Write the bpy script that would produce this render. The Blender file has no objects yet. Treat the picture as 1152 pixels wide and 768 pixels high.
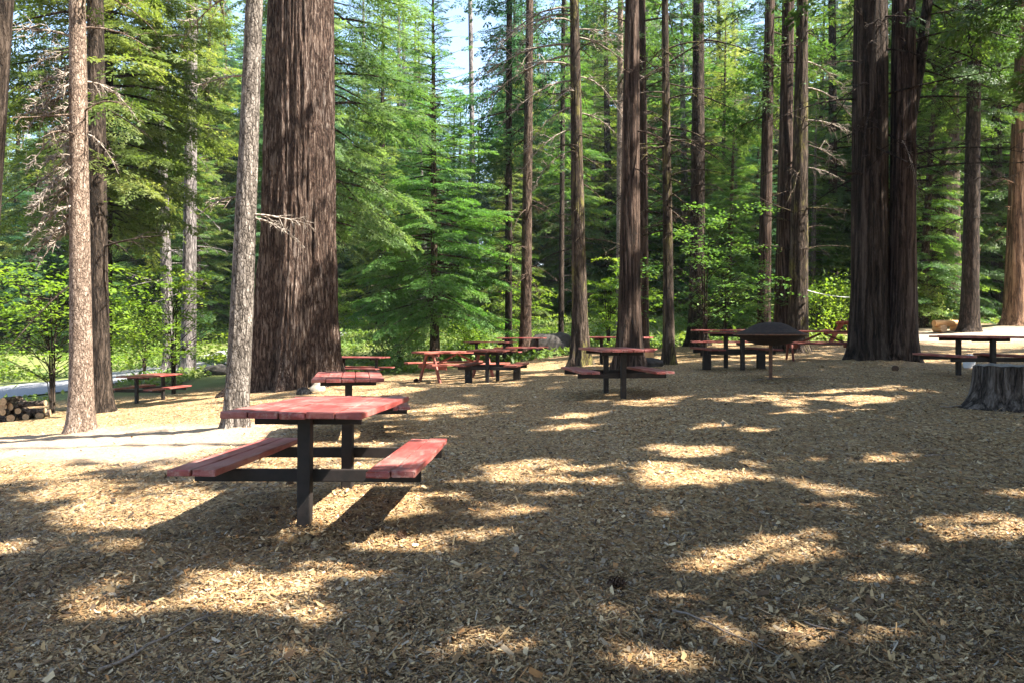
import bpy, bmesh, math, random
import numpy as np
from math import radians as R, sin, cos, pi

SC = bpy.context.scene
COL = SC.collection
rng = np.random.default_rng(11)
random.seed(11)
F, HZ, CXP, EYE = 900.0, 370.0, 576.0, 1.22      # focal length in photo pixels, horizon row, centre column, eye height
HAZE = .00025
SUN = np.array([0.60, -0.18, 0.775]); SUN /= np.linalg.norm(SUN)   # direction towards the sun

# ------------------------------------------------------------------ noise
def _h(i, j, k, s):
    n = (i * 374761393 + j * 668265263 + k * 2147483647 + s * 974634777) & 0xffffffff
    n = ((n ^ (n >> 13)) * 1274126177) & 0xffffffff
    n = ((n ^ (n >> 16)) * 2246822519) & 0xffffffff
    return ((n ^ (n >> 15)) & 0xffff) / 65535.0

def vnoise(x, y, z, s=0):
    x, y, z = np.broadcast_arrays(np.asarray(x, float), np.asarray(y, float), np.asarray(z, float))
    xi, yi, zi = np.floor(x).astype(np.int64), np.floor(y).astype(np.int64), np.floor(z).astype(np.int64)
    fx, fy, fz = x - xi, y - yi, z - zi
    fx, fy, fz = fx * fx * (3 - 2 * fx), fy * fy * (3 - 2 * fy), fz * fz * (3 - 2 * fz)
    r = 0
    for a in (0, 1):
        for b in (0, 1):
            for c in (0, 1):
                w = (fx if a else 1 - fx) * (fy if b else 1 - fy) * (fz if c else 1 - fz)
                r = r + w * _h(xi + a, yi + b, zi + c, s)
    return r

# ------------------------------------------------------------------ terrain
CP = [(0, 0, 0), (-1.2, 5, -.01), (-1.95, 9.5, -.12), (1.6, 12.7, .15), (-.5, 18.5, -.02), (-1.6, 23, -.15), (-4.5, 27, -.33),
      (4.66, 16.5, .40), (8.5, 14.7, .34), (10, 21, .42), (6, 10, .25), (-4, 16, -.1), (-3.84, 11.2, -.2), (-6.75, 12.5, -.45),
      (-8.8, 16.9, -.62), (-10, 22, -.78), (-18, 30, -1.15), (3, 2.5, .0), (-3, 2.5, -.05), (4, 6, .08), (-4, 6, -.12),
      (18, 33, 1.2), (3.5, 26, .38), (9, 24, .48), (-2, 34, .2), (5, 36, .9), (-12.9, 32, -.4), (-26, 34, -1.3),
      (-40, 0, -1.9), (40, 0, 1.5), (-45, 45, -.6), (40, 45, 3.0), (0, -20, 0), (-40, -20, -1.6), (40, -20, 1.2),
      (0, 55, 2.6), (-22, 55, 1.2), (22, 55, 3.8), (-40, 95, 7), (40, 95, 11), (0, 95, 8.5)]
_cp = np.array(CP, float)
def _tps(r2): return r2 * np.log(np.maximum(r2, 1e-12)) * .5
_n = len(_cp)
_A = np.zeros((_n + 3, _n + 3)); _b = np.zeros(_n + 3)
_d2 = ((_cp[:, None, :2] - _cp[None, :, :2]) ** 2).sum(-1)
_A[:_n, :_n] = _tps(_d2) + np.eye(_n) * 2.0
_A[:_n, _n] = 1; _A[:_n, _n + 1:] = _cp[:, :2]
_A[_n, :_n] = 1; _A[_n + 1:, :_n] = _cp[:, :2].T
_b[:_n] = _cp[:, 2]
_w = np.linalg.solve(_A, _b)
def gz(x, y):
    x = np.clip(np.asarray(x, float), -45, 45); y = np.clip(np.asarray(y, float), -22, 95)
    sh = np.broadcast(x, y).shape
    x = np.broadcast_to(x, sh).ravel(); y = np.broadcast_to(y, sh).ravel()
    out = np.empty(len(x))
    for s in range(0, len(x), 20000):
        xx, yy = x[s:s + 20000], y[s:s + 20000]
        r2 = (xx[:, None] - _cp[None, :, 0]) ** 2 + (yy[:, None] - _cp[None, :, 1]) ** 2
        out[s:s + 20000] = _tps(r2) @ _w[:_n] + _w[_n] + _w[_n + 1] * xx + _w[_n + 2] * yy
    out = out + (vnoise(x * .9, y * .9, 0, 5) - .5) * .07
    return out.reshape(sh) if sh else float(out[0])

def ground_hit(px, py):
    """the point of the ground seen at photo pixel (px, py)"""
    lo = 1.5
    for d in np.arange(1.5, 90, .15):
        if 1.22 - (py - HZ) / F * d < gz((px - CXP) / F * d, d): break
        lo = d
    a, b = lo, d
    for _ in range(14):
        m = (a + b) / 2
        if 1.22 - (py - HZ) / F * m < gz((px - CXP) / F * m, m): b = m
        else: a = m
    return ((px - CXP) / F * a, a, float(gz((px - CXP) / F * a, a)))

# ------------------------------------------------------------------ sun patches on the ground (where the leaves leave gaps)
LIT = [  # photo px ellipse, strength
    (258, 652, 55, 22, 1), (335, 650, 42, 30, 1), (330, 690, 55, 26, .85), (400, 640, 60, 14, .7), (478, 613, 58, 13, 1), (430, 618, 40, 10, .9), (150, 570, 100, 30, .85), (395, 580, 50, 30, 1), (60, 552, 60, 14, .7), (215, 600, 40, 12, .7),
    (240, 585, 130, 40, 1), (430, 562, 70, 36, 1), (330, 522, 100, 26, .9), (560, 560, 110, 22, .74), (620, 530, 90, 16, .7), (540, 600, 50, 10, .55),
    (700, 690, 62, 18, .85), (745, 672, 40, 12, .8), (650, 712, 60, 18, .8), (860, 622, 85, 20, 1), (800, 640, 55, 16, .85), (905, 607, 45, 12, .8), (770, 655, 40, 12, .7),
    (770, 535, 85, 16, .95), (700, 540, 60, 10, .7), (770, 507, 75, 6, .9), (860, 520, 50, 6, .6), (1000, 515, 46, 6, 1), (930, 517, 40, 5, .7), (1090, 590, 80, 18, .82), (1040, 620, 80, 16, .75), (1130, 560, 40, 10, .5),
    (965, 445, 56, 9, 1), (870, 446, 50, 5, .5), (1040, 440, 30, 5, .5), (110, 498, 175, 36, 1), (20, 516, 120, 26, 1), (210, 470, 90, 18, 1), (150, 448, 130, 11, .9), (30, 470, 60, 18, .9),
    (560, 406, 120, 8, 1), (480, 462, 80, 9, .7), (640, 416, 70, 7, 1), (520, 428, 80, 7, .6), (707, 404, 55, 7, 1), (1080, 377, 75, 6, 1), (900, 397, 50, 4, .5), (1090, 397, 50, 4, .7), (1120, 388, 50, 5, .9), (660, 448, 50, 5, .5), (740, 452, 45, 5, .6),
    (400, 446, 55, 16, .8), (180, 430, 110, 14, .8), (60, 435, 80, 14, .8), (120, 690, 60, 14, .75), (1050, 695, 70, 16, .72), (560, 640, 70, 14, .78), (880, 708, 110, 24, .8), (500, 725, 90, 20, .72), (980, 655, 80, 18, .75), (930, 560, 60, 10, .7), (640, 480, 60, 6, .5), (840, 480, 60, 6, .5), (1060, 480, 50, 6, .5), (720, 748, 90, 18, .75), (300, 735, 70, 16, .72), (40, 620, 50, 12, .7),
]
_gx, _gy = np.arange(-45, 45.1, .5), np.arange(-22, 95.1, .5)
_GG = gz(*np.meshgrid(_gx, _gy, indexing='ij'))
def gzq(x, y):
    u = np.clip((x + 45) / .5, 0, len(_gx) - 1.001); v = np.clip((y + 22) / .5, 0, len(_gy) - 1.001)
    i, j = u.astype(int), v.astype(int); a, b = u - i, v - j
    return (_GG[i, j] * (1 - a) + _GG[i + 1, j] * a) * (1 - b) + (_GG[i, j + 1] * (1 - a) + _GG[i + 1, j + 1] * a) * b
_LIT = np.array(LIT, float)
SUNLIT = []   # (x, y, z, radius): things that stand in the sun; canopies leave the way to them open
def sunspot(px, py, d, r): SUNLIT.append(((px - CXP) / F * d, d, EYE - (py - HZ) / F * d, r))
def carved(P, r=rng, spots=True):
    """True for the leaves that would shade a sun patch"""
    t = P[:, 2] / SUN[2]
    for _ in range(2):
        gx, gy = P[:, 0] - SUN[0] * t, P[:, 1] - SUN[1] * t
        z = gzq(gx, gy); t = (P[:, 2] - z) / SUN[2]
    ok = gy > 1.2
    gys = np.where(ok, gy, 1.2)
    px = CXP + F * gx / gys; py = HZ + F * (EYE - z) / gys
    out = np.zeros(len(P), bool)
    wob = (vnoise(gx * 2.6, gy * 2.6, 0, 9) - .5) * 1.1 + (vnoise(gx * 7, gy * 7, 0, 10) - .5) * .7
    nz = vnoise(gx * 5.0, gy * 5.0, 0, 19) * .6 + vnoise(gx * 1.8, gy * 1.8, 0, 29) * .4
    jit = r.normal(0, .10, len(P))
    for cx, cy, rx, ry, q in _LIT:
        e = ((px - cx) / rx) ** 2 + ((py - cy) / ry) ** 2
        k = ok & (e + jit * 2.6 < 1.12 + wob)
        out |= k if q > .94 else k & (nz + jit < .53 + (q - .5) * .6)
    out |= (vnoise(gx * 1.3 + 40, gy * 1.3, 0, 21) * .6 + vnoise(gx * 4 + 40, gy * 4, 0, 22) * .4 + jit * .5 > .69)
    for (x, y, zz, rad) in (SUNLIT if spots else []):
        v = P - np.array([x, y, zz]); al = v @ SUN
        pe = np.sqrt(np.maximum((v * v).sum(1) - al * al, 0))
        out |= (al > rad * .8 + .4) & (pe < rad * (1 + wob * .4))
    return out

# ------------------------------------------------------------------ mesh helpers
class MB:
    def __init__(s): s.v, s.f, s.n, s.t, s.sm = [], [], 0, [], []
    def add(s, V, Fc, tint=0.5, smooth=True):
        V = np.asarray(V, float).reshape(-1, 3); Fc = np.asarray(Fc, int)
        s.v.append(V); s.f.append(Fc + s.n); s.n += len(V)
        s.t.append(np.broadcast_to(np.asarray(tint, float), (len(Fc),)).copy()); s.sm.append(np.full(len(Fc), smooth))
    def mesh(s, name, mat, tint=True):
        V = np.concatenate(s.v)
        me = bpy.data.meshes.new(name)
        me.vertices.add(len(V)); me.vertices.foreach_set('co', V.astype(np.float32).ravel())
        sizes = np.concatenate([np.full(len(f), f.shape[1]) for f in s.f])
        idx = np.concatenate([f.ravel() for f in s.f])
        me.loops.add(len(idx)); me.loops.foreach_set('vertex_index', idx.astype(np.int32))
        me.polygons.add(len(sizes))
        me.polygons.foreach_set('loop_start', np.concatenate([[0], np.cumsum(sizes)[:-1]]).astype(np.int32))
        me.polygons.foreach_set('use_smooth', np.concatenate(s.sm))
        me.update(calc_edges=True)
        if tint:
            a = me.attributes.new('tint', 'FLOAT', 'FACE'); a.data.foreach_set('value', np.concatenate(s.t).astype(np.float32))
        me.materials.append(mat)
        return me
    def obj(s, name, mat, parent=None, loc=None, tint=True):
        return link(name, s.mesh(name, mat, tint), parent, loc)

def link(name, data, parent=None, loc=None):
    o = bpy.data.objects.new(name, data); COL.objects.link(o)
    if parent: o.parent = parent
    if loc is not None: o.location = loc
    return o
def tag(o, label=None, cat=None, group=None, kind=None):
    if label: o['label'] = label
    if cat: o['category'] = cat
    if group: o['group'] = group
    if kind: o['kind'] = kind
    return o
def thing(name, label, cat, loc, rz=0, group=None):
    o = link(name, None, None, loc); o.rotation_euler = (0, 0, rz); o.empty_display_size = .2
    return tag(o, label, cat, group)
def copy_tree(o, parent=None):
    c = o.copy(); COL.objects.link(c); c.parent = parent
    for ch in list(o.children): copy_tree(ch, c)
    return c

def tube(mb, pts, rad, sides=5, tint=.5, cap=True):
    pts = np.asarray(pts, float); n = len(pts); rad = np.broadcast_to(np.asarray(rad, float), (n,))
    tg = np.gradient(pts, axis=0); tg /= np.linalg.norm(tg, axis=1)[:, None] + 1e-9
    ref = np.where(np.abs(tg[:, 2:3]) > .9, np.array([[1., 0, 0]]), np.array([[0, 0, 1.]]))
    u = np.cross(tg, ref); u /= np.linalg.norm(u, axis=1)[:, None] + 1e-9
    w = np.cross(tg, u)
    a = np.arange(sides) / sides * 2 * pi
    V = pts[:, None] + rad[:, None, None] * (np.cos(a)[None, :, None] * u[:, None] + np.sin(a)[None, :, None] * w[:, None])
    i, j = np.meshgrid(np.arange(n - 1), np.arange(sides), indexing='ij'); j2 = (j + 1) % sides
    Fq = np.stack([i * sides + j, i * sides + j2, (i + 1) * sides + j2, (i + 1) * sides + j], -1).reshape(-1, 4)
    mb.add(V, Fq, tint)
    if cap and sides > 3:
        mb.add(V[0], [list(range(sides))[::-1]], tint, False); mb.add(V[-1], [list(range(sides))], tint, False)

def bm_take(mb, bm, tint=.5, smooth=False):
    bm.verts.index_update()
    V = [v.co[:] for v in bm.verts]
    for k in (3, 4):
        fs = [[v.index for v in f.verts] for f in bm.faces if len(f.verts) == k]
        if fs:
            mb.v.append(np.zeros((0, 3))) if False else None
            mb.f.append(np.array(fs) + mb.n); mb.t.append(np.full(len(fs), tint)); mb.sm.append(np.full(len(fs), smooth))
    for f in bm.faces:
        if len(f.verts) > 4:
            mb.f.append(np.array([[v.index for v in f.verts]]) + mb.n); mb.t.append(np.full(1, tint)); mb.sm.append(np.full(1, smooth))
    mb.v.append(np.array(V)); mb.n += len(V)
    bm.free()
def box(mb, cx, cy, cz, sx, sy, sz, bev=.006, rx=0, ry=0, rz=0, tint=.5, rough=0, cuts=0):
    from mathutils import Matrix
    bm = bmesh.new(); bmesh.ops.create_cube(bm, size=1)
    bmesh.ops.scale(bm, vec=(sx, sy, sz), verts=bm.verts)
    if cuts:
        e = [e for e in bm.edges if abs((e.verts[0].co - e.verts[1].co)[0 if sx > sy else 1]) > max(sx, sy) * .5]
        bmesh.ops.subdivide_edges(bm, edges=e, cuts=cuts, use_grid_fill=True)
    if bev: bmesh.ops.bevel(bm, geom=[e for e in bm.edges if len(e.link_faces) == 2 and e.calc_face_angle(0) > .5], offset=bev, segments=2, affect='EDGES', profile=.6)
    if rough:
        for v in bm.verts:
            v.co.x += random.gauss(0, rough); v.co.y += random.gauss(0, rough); v.co.z += random.gauss(0, rough)
    M = Matrix.Translation((cx, cy, cz)) @ Matrix.Rotation(rz, 4, 'Z') @ Matrix.Rotation(ry, 4, 'Y') @ Matrix.Rotation(rx, 4, 'X')
    bmesh.ops.transform(bm, matrix=M, verts=bm.verts)
    bm_take(mb, bm, tint)

# ------------------------------------------------------------------ materials
def mat_new(name):
    m = bpy.data.materials.new(name); m.use_nodes = True
    nt = m.node_tree; nt.nodes.clear()
    out = nt.nodes.new('ShaderNodeOutputMaterial')
    return m, nt, out
def N(nt, typ, **kw):
    n = nt.nodes.new('ShaderNode' + typ)
    for k, v in kw.items():
        if k in n.inputs: n.inputs[k].default_value = v
        else: setattr(n, k, v)
    return n
def ramp(nt, stops, fac, interp='LINEAR'):
    n = nt.nodes.new('ShaderNodeValToRGB'); cr = n.color_ramp; cr.interpolation = interp
    while len(cr.elements) < len(stops): cr.elements.new(.5)
    for e, (p, c) in zip(cr.elements, stops): e.position = p; e.color = (*c, 1)
    nt.links.new(fac, n.inputs['Fac']); return n.outputs['Color']
def mixc(nt, a, b, fac, mode='MIX'):
    n = nt.nodes.new('ShaderNodeMix'); n.data_type = 'RGBA'; n.blend_type = mode
    for sock, v in ((n.inputs[0], fac), (n.inputs[6], a), (n.inputs[7], b)):
        if hasattr(v, 'links') or hasattr(v, 'is_linked'): nt.links.new(v, sock)
        elif isinstance(v, (int, float)): sock.default_value = v
        else: sock.default_value = (*v, 1)
    return n.outputs[2]
def math_(nt, op, a, b=0.0, c=None):
    n = nt.nodes.new('ShaderNodeMath'); n.operation = op
    for sock, v in zip(n.inputs, (a, b) if c is None else (a, b, c)):
        if hasattr(v, 'is_linked'): nt.links.new(v, sock)
        else: sock.default_value = v
    return n.outputs[0]
def coords(nt, scale=(1, 1, 1), kind='Object'):
    t = nt.nodes.new('ShaderNodeTexCoord'); mp = nt.nodes.new('ShaderNodeMapping'); mp.inputs['Scale'].default_value = scale
    nt.links.new(t.outputs[kind], mp.inputs['Vector']); return mp.outputs['Vector']
def noise(nt, vec, scale, detail=4, rough=.6, dist=0):
    n = N(nt, 'TexNoise', Scale=scale, Detail=detail, Roughness=rough, Distortion=dist); nt.links.new(vec, n.inputs['Vector']); return n
def principled(nt, out, col, rough=.8, bump=None, bstr=.5, bdist=.02, spec=.3):
    p = N(nt, 'BsdfPrincipled')
    if hasattr(col, 'is_linked'): nt.links.new(col, p.inputs['Base Color'])
    else: p.inputs['Base Color'].default_value = (*col, 1)
    if hasattr(rough, 'is_linked'): nt.links.new(rough, p.inputs['Roughness'])
    else: p.inputs['Roughness'].default_value = rough
    p.inputs['Specular IOR Level'].default_value = spec
    if bump is not None:
        b = N(nt, 'Bump', Strength=bstr, Distance=bdist); nt.links.new(bump, b.inputs['Height']); nt.links.new(b.outputs[0], p.inputs['Normal'])
    nt.links.new(p.outputs[0], out.inputs['Surface']); return p

def bark(name, dark, mid, light, sx=14, sz=1.6, moss=0, pale=0, bdist=.03, mosscol=(.16, .15, .03), plate=0):
    """furrowed bark: dark crooked cracks between long ridges, ridge tops broken up by fine grain"""
    m, nt, out = mat_new(name)
    v = coords(nt, (1, 1, sz / sx))
    def warped(vec, k, sc):
        w = noise(nt, coords(nt, (1, 1, .5)), sc, 4); vm = N(nt, 'VectorMath', operation='MULTIPLY_ADD'); vm.inputs[1].default_value = (k, k, k)
        nt.links.new(w.outputs['Color'], vm.inputs[0]); nt.links.new(vec, vm.inputs[2]); return vm.outputs[0]
    vv = warped(v, .10, 2.6)
    def ridge(sc, det, wid):
        n = noise(nt, vv, sc, det, .55)
        a = math_(nt, 'ABSOLUTE', math_(nt, 'SUBTRACT', n.outputs['Fac'], .5))
        return ramp(nt, [(0, (0, 0, 0)), (wid * .45, (.45,) * 3), (wid, (1, 1, 1))], a)
    c1, c2 = ridge(sx * .42, 5, .11), ridge(sx * 1.1, 4, .10)
    grain = noise(nt, coords(nt, (1, 1, .28)), sx * 4.2, 5, .7)
    hgt = math_(nt, 'ADD', math_(nt, 'MULTIPLY', c1, .5), math_(nt, 'ADD', math_(nt, 'MULTIPLY', c2, .25), math_(nt, 'MULTIPLY', grain.outputs['Fac'], .3)))
    if plate:
        vo = N(nt, 'TexVoronoi', Scale=sx * .9, feature='DISTANCE_TO_EDGE'); nt.links.new(warped(coords(nt, (1, 1, .45)), .12, 6), vo.inputs['Vector'])
        hgt = math_(nt, 'ADD', math_(nt, 'MULTIPLY', hgt, 1 - plate), math_(nt, 'MULTIPLY', ramp(nt, [(0, (0, 0, 0)), (.14, (1, 1, 1))], vo.outputs['Distance']), plate * .9))
    col = ramp(nt, [(.22, dark), (.62, mid), (.95, light)], hgt)
    big = noise(nt, coords(nt, (1, 1, .35)), 1.9, 5, .65)
    col = mixc(nt, col, ramp(nt, [(.3, (.3,) * 3), (.7, (.7,) * 3)], big.outputs['Fac']), .6, 'OVERLAY')
    if pale:  # pale ridge patches: sun specks painted into the bark colour
        pn = noise(nt, coords(nt, (1, 1, .25)), 1.3, 5, .65)
        sun_speck = math_(nt, 'MULTIPLY', ramp(nt, [(.5, (0, 0, 0)), (.62, (1, 1, 1))], pn.outputs['Fac']), ramp(nt, [(.55, (0, 0, 0)), (.8, (1, 1, 1))], hgt))
        col = mixc(nt, col, (.34, .31, .29), math_(nt, 'MULTIPLY', sun_speck, pale))
    if moss:
        mn = noise(nt, coords(nt, (1, 1, .3)), 2.6, 6, .75)
        col = mixc(nt, col, mosscol, math_(nt, 'MULTIPLY', ramp(nt, [(.52, (0, 0, 0)), (.62, (1, 1, 1))], mn.outputs['Fac']), math_(nt, 'MULTIPLY', ramp(nt, [(.4, (.15,) * 3), (.75, (1, 1, 1))], hgt), moss)))
    principled(nt, out, col, .92, hgt, 1.0, bdist, .15)
    return m

def leafmat(name, stops, trans, tf=.38, rough=.5, lo=.0, spec=.25):
    """leaves: a thin diffuse and translucent sheet; 'tint' differs from spray to spray"""
    m, nt, out = mat_new(name)
    at = N(nt, 'Attribute', attribute_name='tint')
    oi = N(nt, 'ObjectInfo')
    f = math_(nt, 'ADD', math_(nt, 'MULTIPLY', at.outputs['Fac'], .75), math_(nt, 'MULTIPLY', oi.outputs['Random'], .25))
    col = ramp(nt, stops, f)
    p = N(nt, 'BsdfPrincipled', Roughness=rough); p.inputs['Specular IOR Level'].default_value = spec
    nt.links.new(col, p.inputs['Base Color'])
    tr = N(nt, 'BsdfTranslucent'); nt.links.new(mixc(nt, col, trans, 1.0, 'MULTIPLY'), tr.inputs['Color'])
    mx = N(nt, 'MixShader', Fac=tf); nt.links.new(p.outputs[0], mx.inputs[1]); nt.links.new(tr.outputs[0], mx.inputs[2])
    nt.links.new(mx.outputs[0], out.inputs['Surface']); return m

M = {}
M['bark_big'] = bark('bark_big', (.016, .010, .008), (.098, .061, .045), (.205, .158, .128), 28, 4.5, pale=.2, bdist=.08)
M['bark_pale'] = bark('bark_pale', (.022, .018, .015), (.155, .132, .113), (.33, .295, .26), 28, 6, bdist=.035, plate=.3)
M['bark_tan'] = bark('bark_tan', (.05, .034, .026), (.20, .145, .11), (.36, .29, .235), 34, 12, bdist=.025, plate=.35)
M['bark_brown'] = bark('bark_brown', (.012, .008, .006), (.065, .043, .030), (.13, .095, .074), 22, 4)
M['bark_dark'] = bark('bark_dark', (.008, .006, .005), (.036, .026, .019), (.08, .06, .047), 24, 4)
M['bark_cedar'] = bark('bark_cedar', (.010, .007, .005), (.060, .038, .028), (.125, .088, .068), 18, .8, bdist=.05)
M['bark_shaded'] = bark('bark_shaded_cedar', (.008, .006, .005), (.040, .028, .021), (.085, .064, .05), 15, .7, bdist=.06)  # cedar bark darkened, the double trunk's shade put into its colour
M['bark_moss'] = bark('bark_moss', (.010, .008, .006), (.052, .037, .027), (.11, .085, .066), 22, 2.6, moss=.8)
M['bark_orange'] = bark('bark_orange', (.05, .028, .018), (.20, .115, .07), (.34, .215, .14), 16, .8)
M['bark_grey'] = bark('bark_grey', (.04, .035, .035), (.16, .14, .135), (.30, .27, .26), 22, 4)
M['dead'] = bark('dead_wood', (.09, .075, .062), (.23, .19, .155), (.40, .35, .30), 30, 4, bdist=.004)
M['fir'] = leafmat('fir_needles', [(0, (.018, .052, .018)), (.5, (.055, .115, .032)), (1, (.16, .22, .06))], (1.7, 1.8, .8), .5)
M['cedar'] = leafmat('cedar_sprays', [(0, (.04, .075, .022)), (.5, (.115, .16, .042)), (1, (.27, .28, .10))], (1.6, 1.6, .75), .52)
M['shade'] = leafmat('pine_needles', [(0, (.025, .06, .02)), (.5, (.06, .11, .03)), (1, (.13, .18, .05))], (1.5, 1.6, .7), .4)
M['bluefir'] = leafmat('blue_fir_needles', [(0, (.018, .055, .036)), (.5, (.048, .11, .058)), (1, (.135, .21, .09))], (1.5, 1.7, .95), .5)
M['broad'] = leafmat('broad_leaves', [(0, (.07, .14, .02)), (.5, (.15, .25, .035)), (1, (.28, .34, .07))], (1.4, 1.4, .5), .5)
M['herb'] = leafmat('herb_leaves', [(0, (.035, .08, .02)), (.5, (.11, .18, .04)), (1, (.27, .30, .10))], (1.4, 1.4, .6), .4)

M['palefir'] = leafmat('pale_fir_needles', [(0, (.03, .075, .028)), (.5, (.095, .16, .055)), (1, (.22, .28, .12))], (1.5, 1.6, .8), .5)
M['youngfir'] = leafmat('young_fir_needles', [(0, (.025, .08, .022)), (.5, (.08, .17, .04)), (1, (.18, .27, .075))], (1.5, 1.7, .75), .48)
M['dogwood'] = leafmat('dogwood_leaves', [(0, (.03, .08, .025)), (.5, (.075, .15, .04)), (1, (.17, .25, .07))], (1.4, 1.5, .6), .45)
def red_paint():
    m, nt, out = mat_new('red_paint')
    v = coords(nt, (1, .18, 1)); n1 = noise(nt, v, 9, 6, .65); n2 = noise(nt, coords(nt), 3.2, 5, .6)
    n3 = noise(nt, coords(nt, (1, .05, 1)), 60, 4, .6)
    at = N(nt, 'Attribute', attribute_name='tint')
    col = ramp(nt, [(.3, (.12, .018, .015)), (.5, (.195, .034, .029)), (.72, (.27, .075, .063))], n1.outputs['Fac'])
    col = mixc(nt, col, (.36, .18, .15), math_(nt, 'MULTIPLY', ramp(nt, [(.48, (0, 0, 0)), (.66, (1, 1, 1))], n2.outputs['Fac']), .55))
    col = mixc(nt, col, (.5, .5, .5), math_(nt, 'MULTIPLY', at.outputs['Fac'], .9), 'OVERLAY')
    col = mixc(nt, col, (.04, .015, .012), math_(nt, 'MULTIPLY', ramp(nt, [(.62, (0, 0, 0)), (.72, (1, 1, 1))], n3.outputs['Fac']), .7))
    n4 = noise(nt, coords(nt, (1, .12, 1)), 26, 6, .7); n5 = noise(nt, coords(nt, (1, .6, 1)), 2.2, 4, .6)
    wear = math_(nt, 'MULTIPLY', ramp(nt, [(.50, (0, 0, 0)), (.60, (1, 1, 1))], n4.outputs['Fac']), ramp(nt, [(.42, (.05,) * 3), (.66, (1, 1, 1))], n5.outputs['Fac']))
    col = mixc(nt, col, (.33, .235, .20), math_(nt, 'MULTIPLY', wear, .75))
    h = math_(nt, 'ADD', n3.outputs['Fac'], n1.outputs['Fac'])
    principled(nt, out, col, ramp(nt, [(.3, (.42,) * 3), (.7, (.62,) * 3)], n2.outputs['Fac']), h, .5, .006, .5)
    return m
M['red'] = red_paint()
def simple(name, a, b, rough=.7, scale=12, spec=.3, bd=.004, stretch=(1, 1, 1)):
    m, nt, out = mat_new(name); n = noise(nt, coords(nt, stretch), scale, 6, .65)
    principled(nt, out, ramp(nt, [(.32, a), (.68, b)], n.outputs['Fac']), rough, n.outputs['Fac'], .6, bd, spec); return m
M['frame'] = simple('dark_frame_paint', (.008, .007, .006), (.022, .016, .014), .65)
M['iron'] = simple('rusty_black_iron', (.007, .006, .0055), (.040, .022, .014), .8, 16)  # base kept near black, the grill's shade painted in beside the rust
M['rust'] = simple('rusty_steel', (.05, .028, .02), (.16, .075, .04), .75, 14)
M['redshade'] = simple('shaded_red_timber', (.075, .022, .017), (.21, .06, .042), .7, 7, stretch=(.2, 1, 1))  # darker copy of the red timber, shade put into the colour
M['redlit'] = simple('sunlit_red_timber', (.20, .05, .035), (.36, .12, .085), .65, 7, stretch=(.2, 1, 1))  # lighter copy of the red timber, sunlight put into the colour
M['rock'] = simple('granite_rock', (.20, .17, .13), (.42, .36, .28), .9, 5, bd=.03)
M['darkrock'] = simple('dark_rock', (.02, .02, .018), (.07, .06, .055), .9, 6, bd=.03)
M['logbark'] = bark('log_bark', (.02, .016, .013), (.07, .05, .04), (.17, .13, .1), 20, 20)
M['logend'] = simple('cut_log_end', (.20, .13, .075), (.42, .29, .17), .85, 20)
M['newlog'] = simple('fresh_peeled_log', (.42, .22, .09), (.62, .38, .17), .7, 6, stretch=(.2, 1, 1))
M['rope'] = simple('pale_rope', (.5, .5, .48), (.65, .65, .62), .8)
M['cone'] = simple('pine_cone_scales', (.03, .017, .01), (.11, .06, .035), .7, 30)
M['stumpbark'] = bark('stump_wood', (.015, .012, .010), (.075, .060, .050), (.165, .14, .122), 22, 1.6, bdist=.04)
def ring_mat():
    m, nt, out = mat_new('stump_rings'); v = coords(nt)
    w = N(nt, 'TexWave', wave_type='RINGS', rings_direction='Z', Scale=14.0, Distortion=2.5, Detail=4.0); nt.links.new(v, w.inputs['Vector'])
    n = noise(nt, v, 9, 6, .7); h = math_(nt, 'ADD', math_(nt, 'MULTIPLY', w.outputs['Fac'], .4), n.outputs['Fac'])
    principled(nt, out, ramp(nt, [(.4, (.07, .06, .05)), (.7, (.19, .17, .15)), (1, (.30, .28, .25))], h), .9, h, .8, .01); return m
M['stumptop'] = ring_mat()
M['twig'] = simple('fallen_twig_bark', (.09, .07, .055), (.26, .21, .17), .85, 25)
M['paper'] = simple('crumpled_paper', (.5, .52, .55), (.62, .64, .66), .8)

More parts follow.
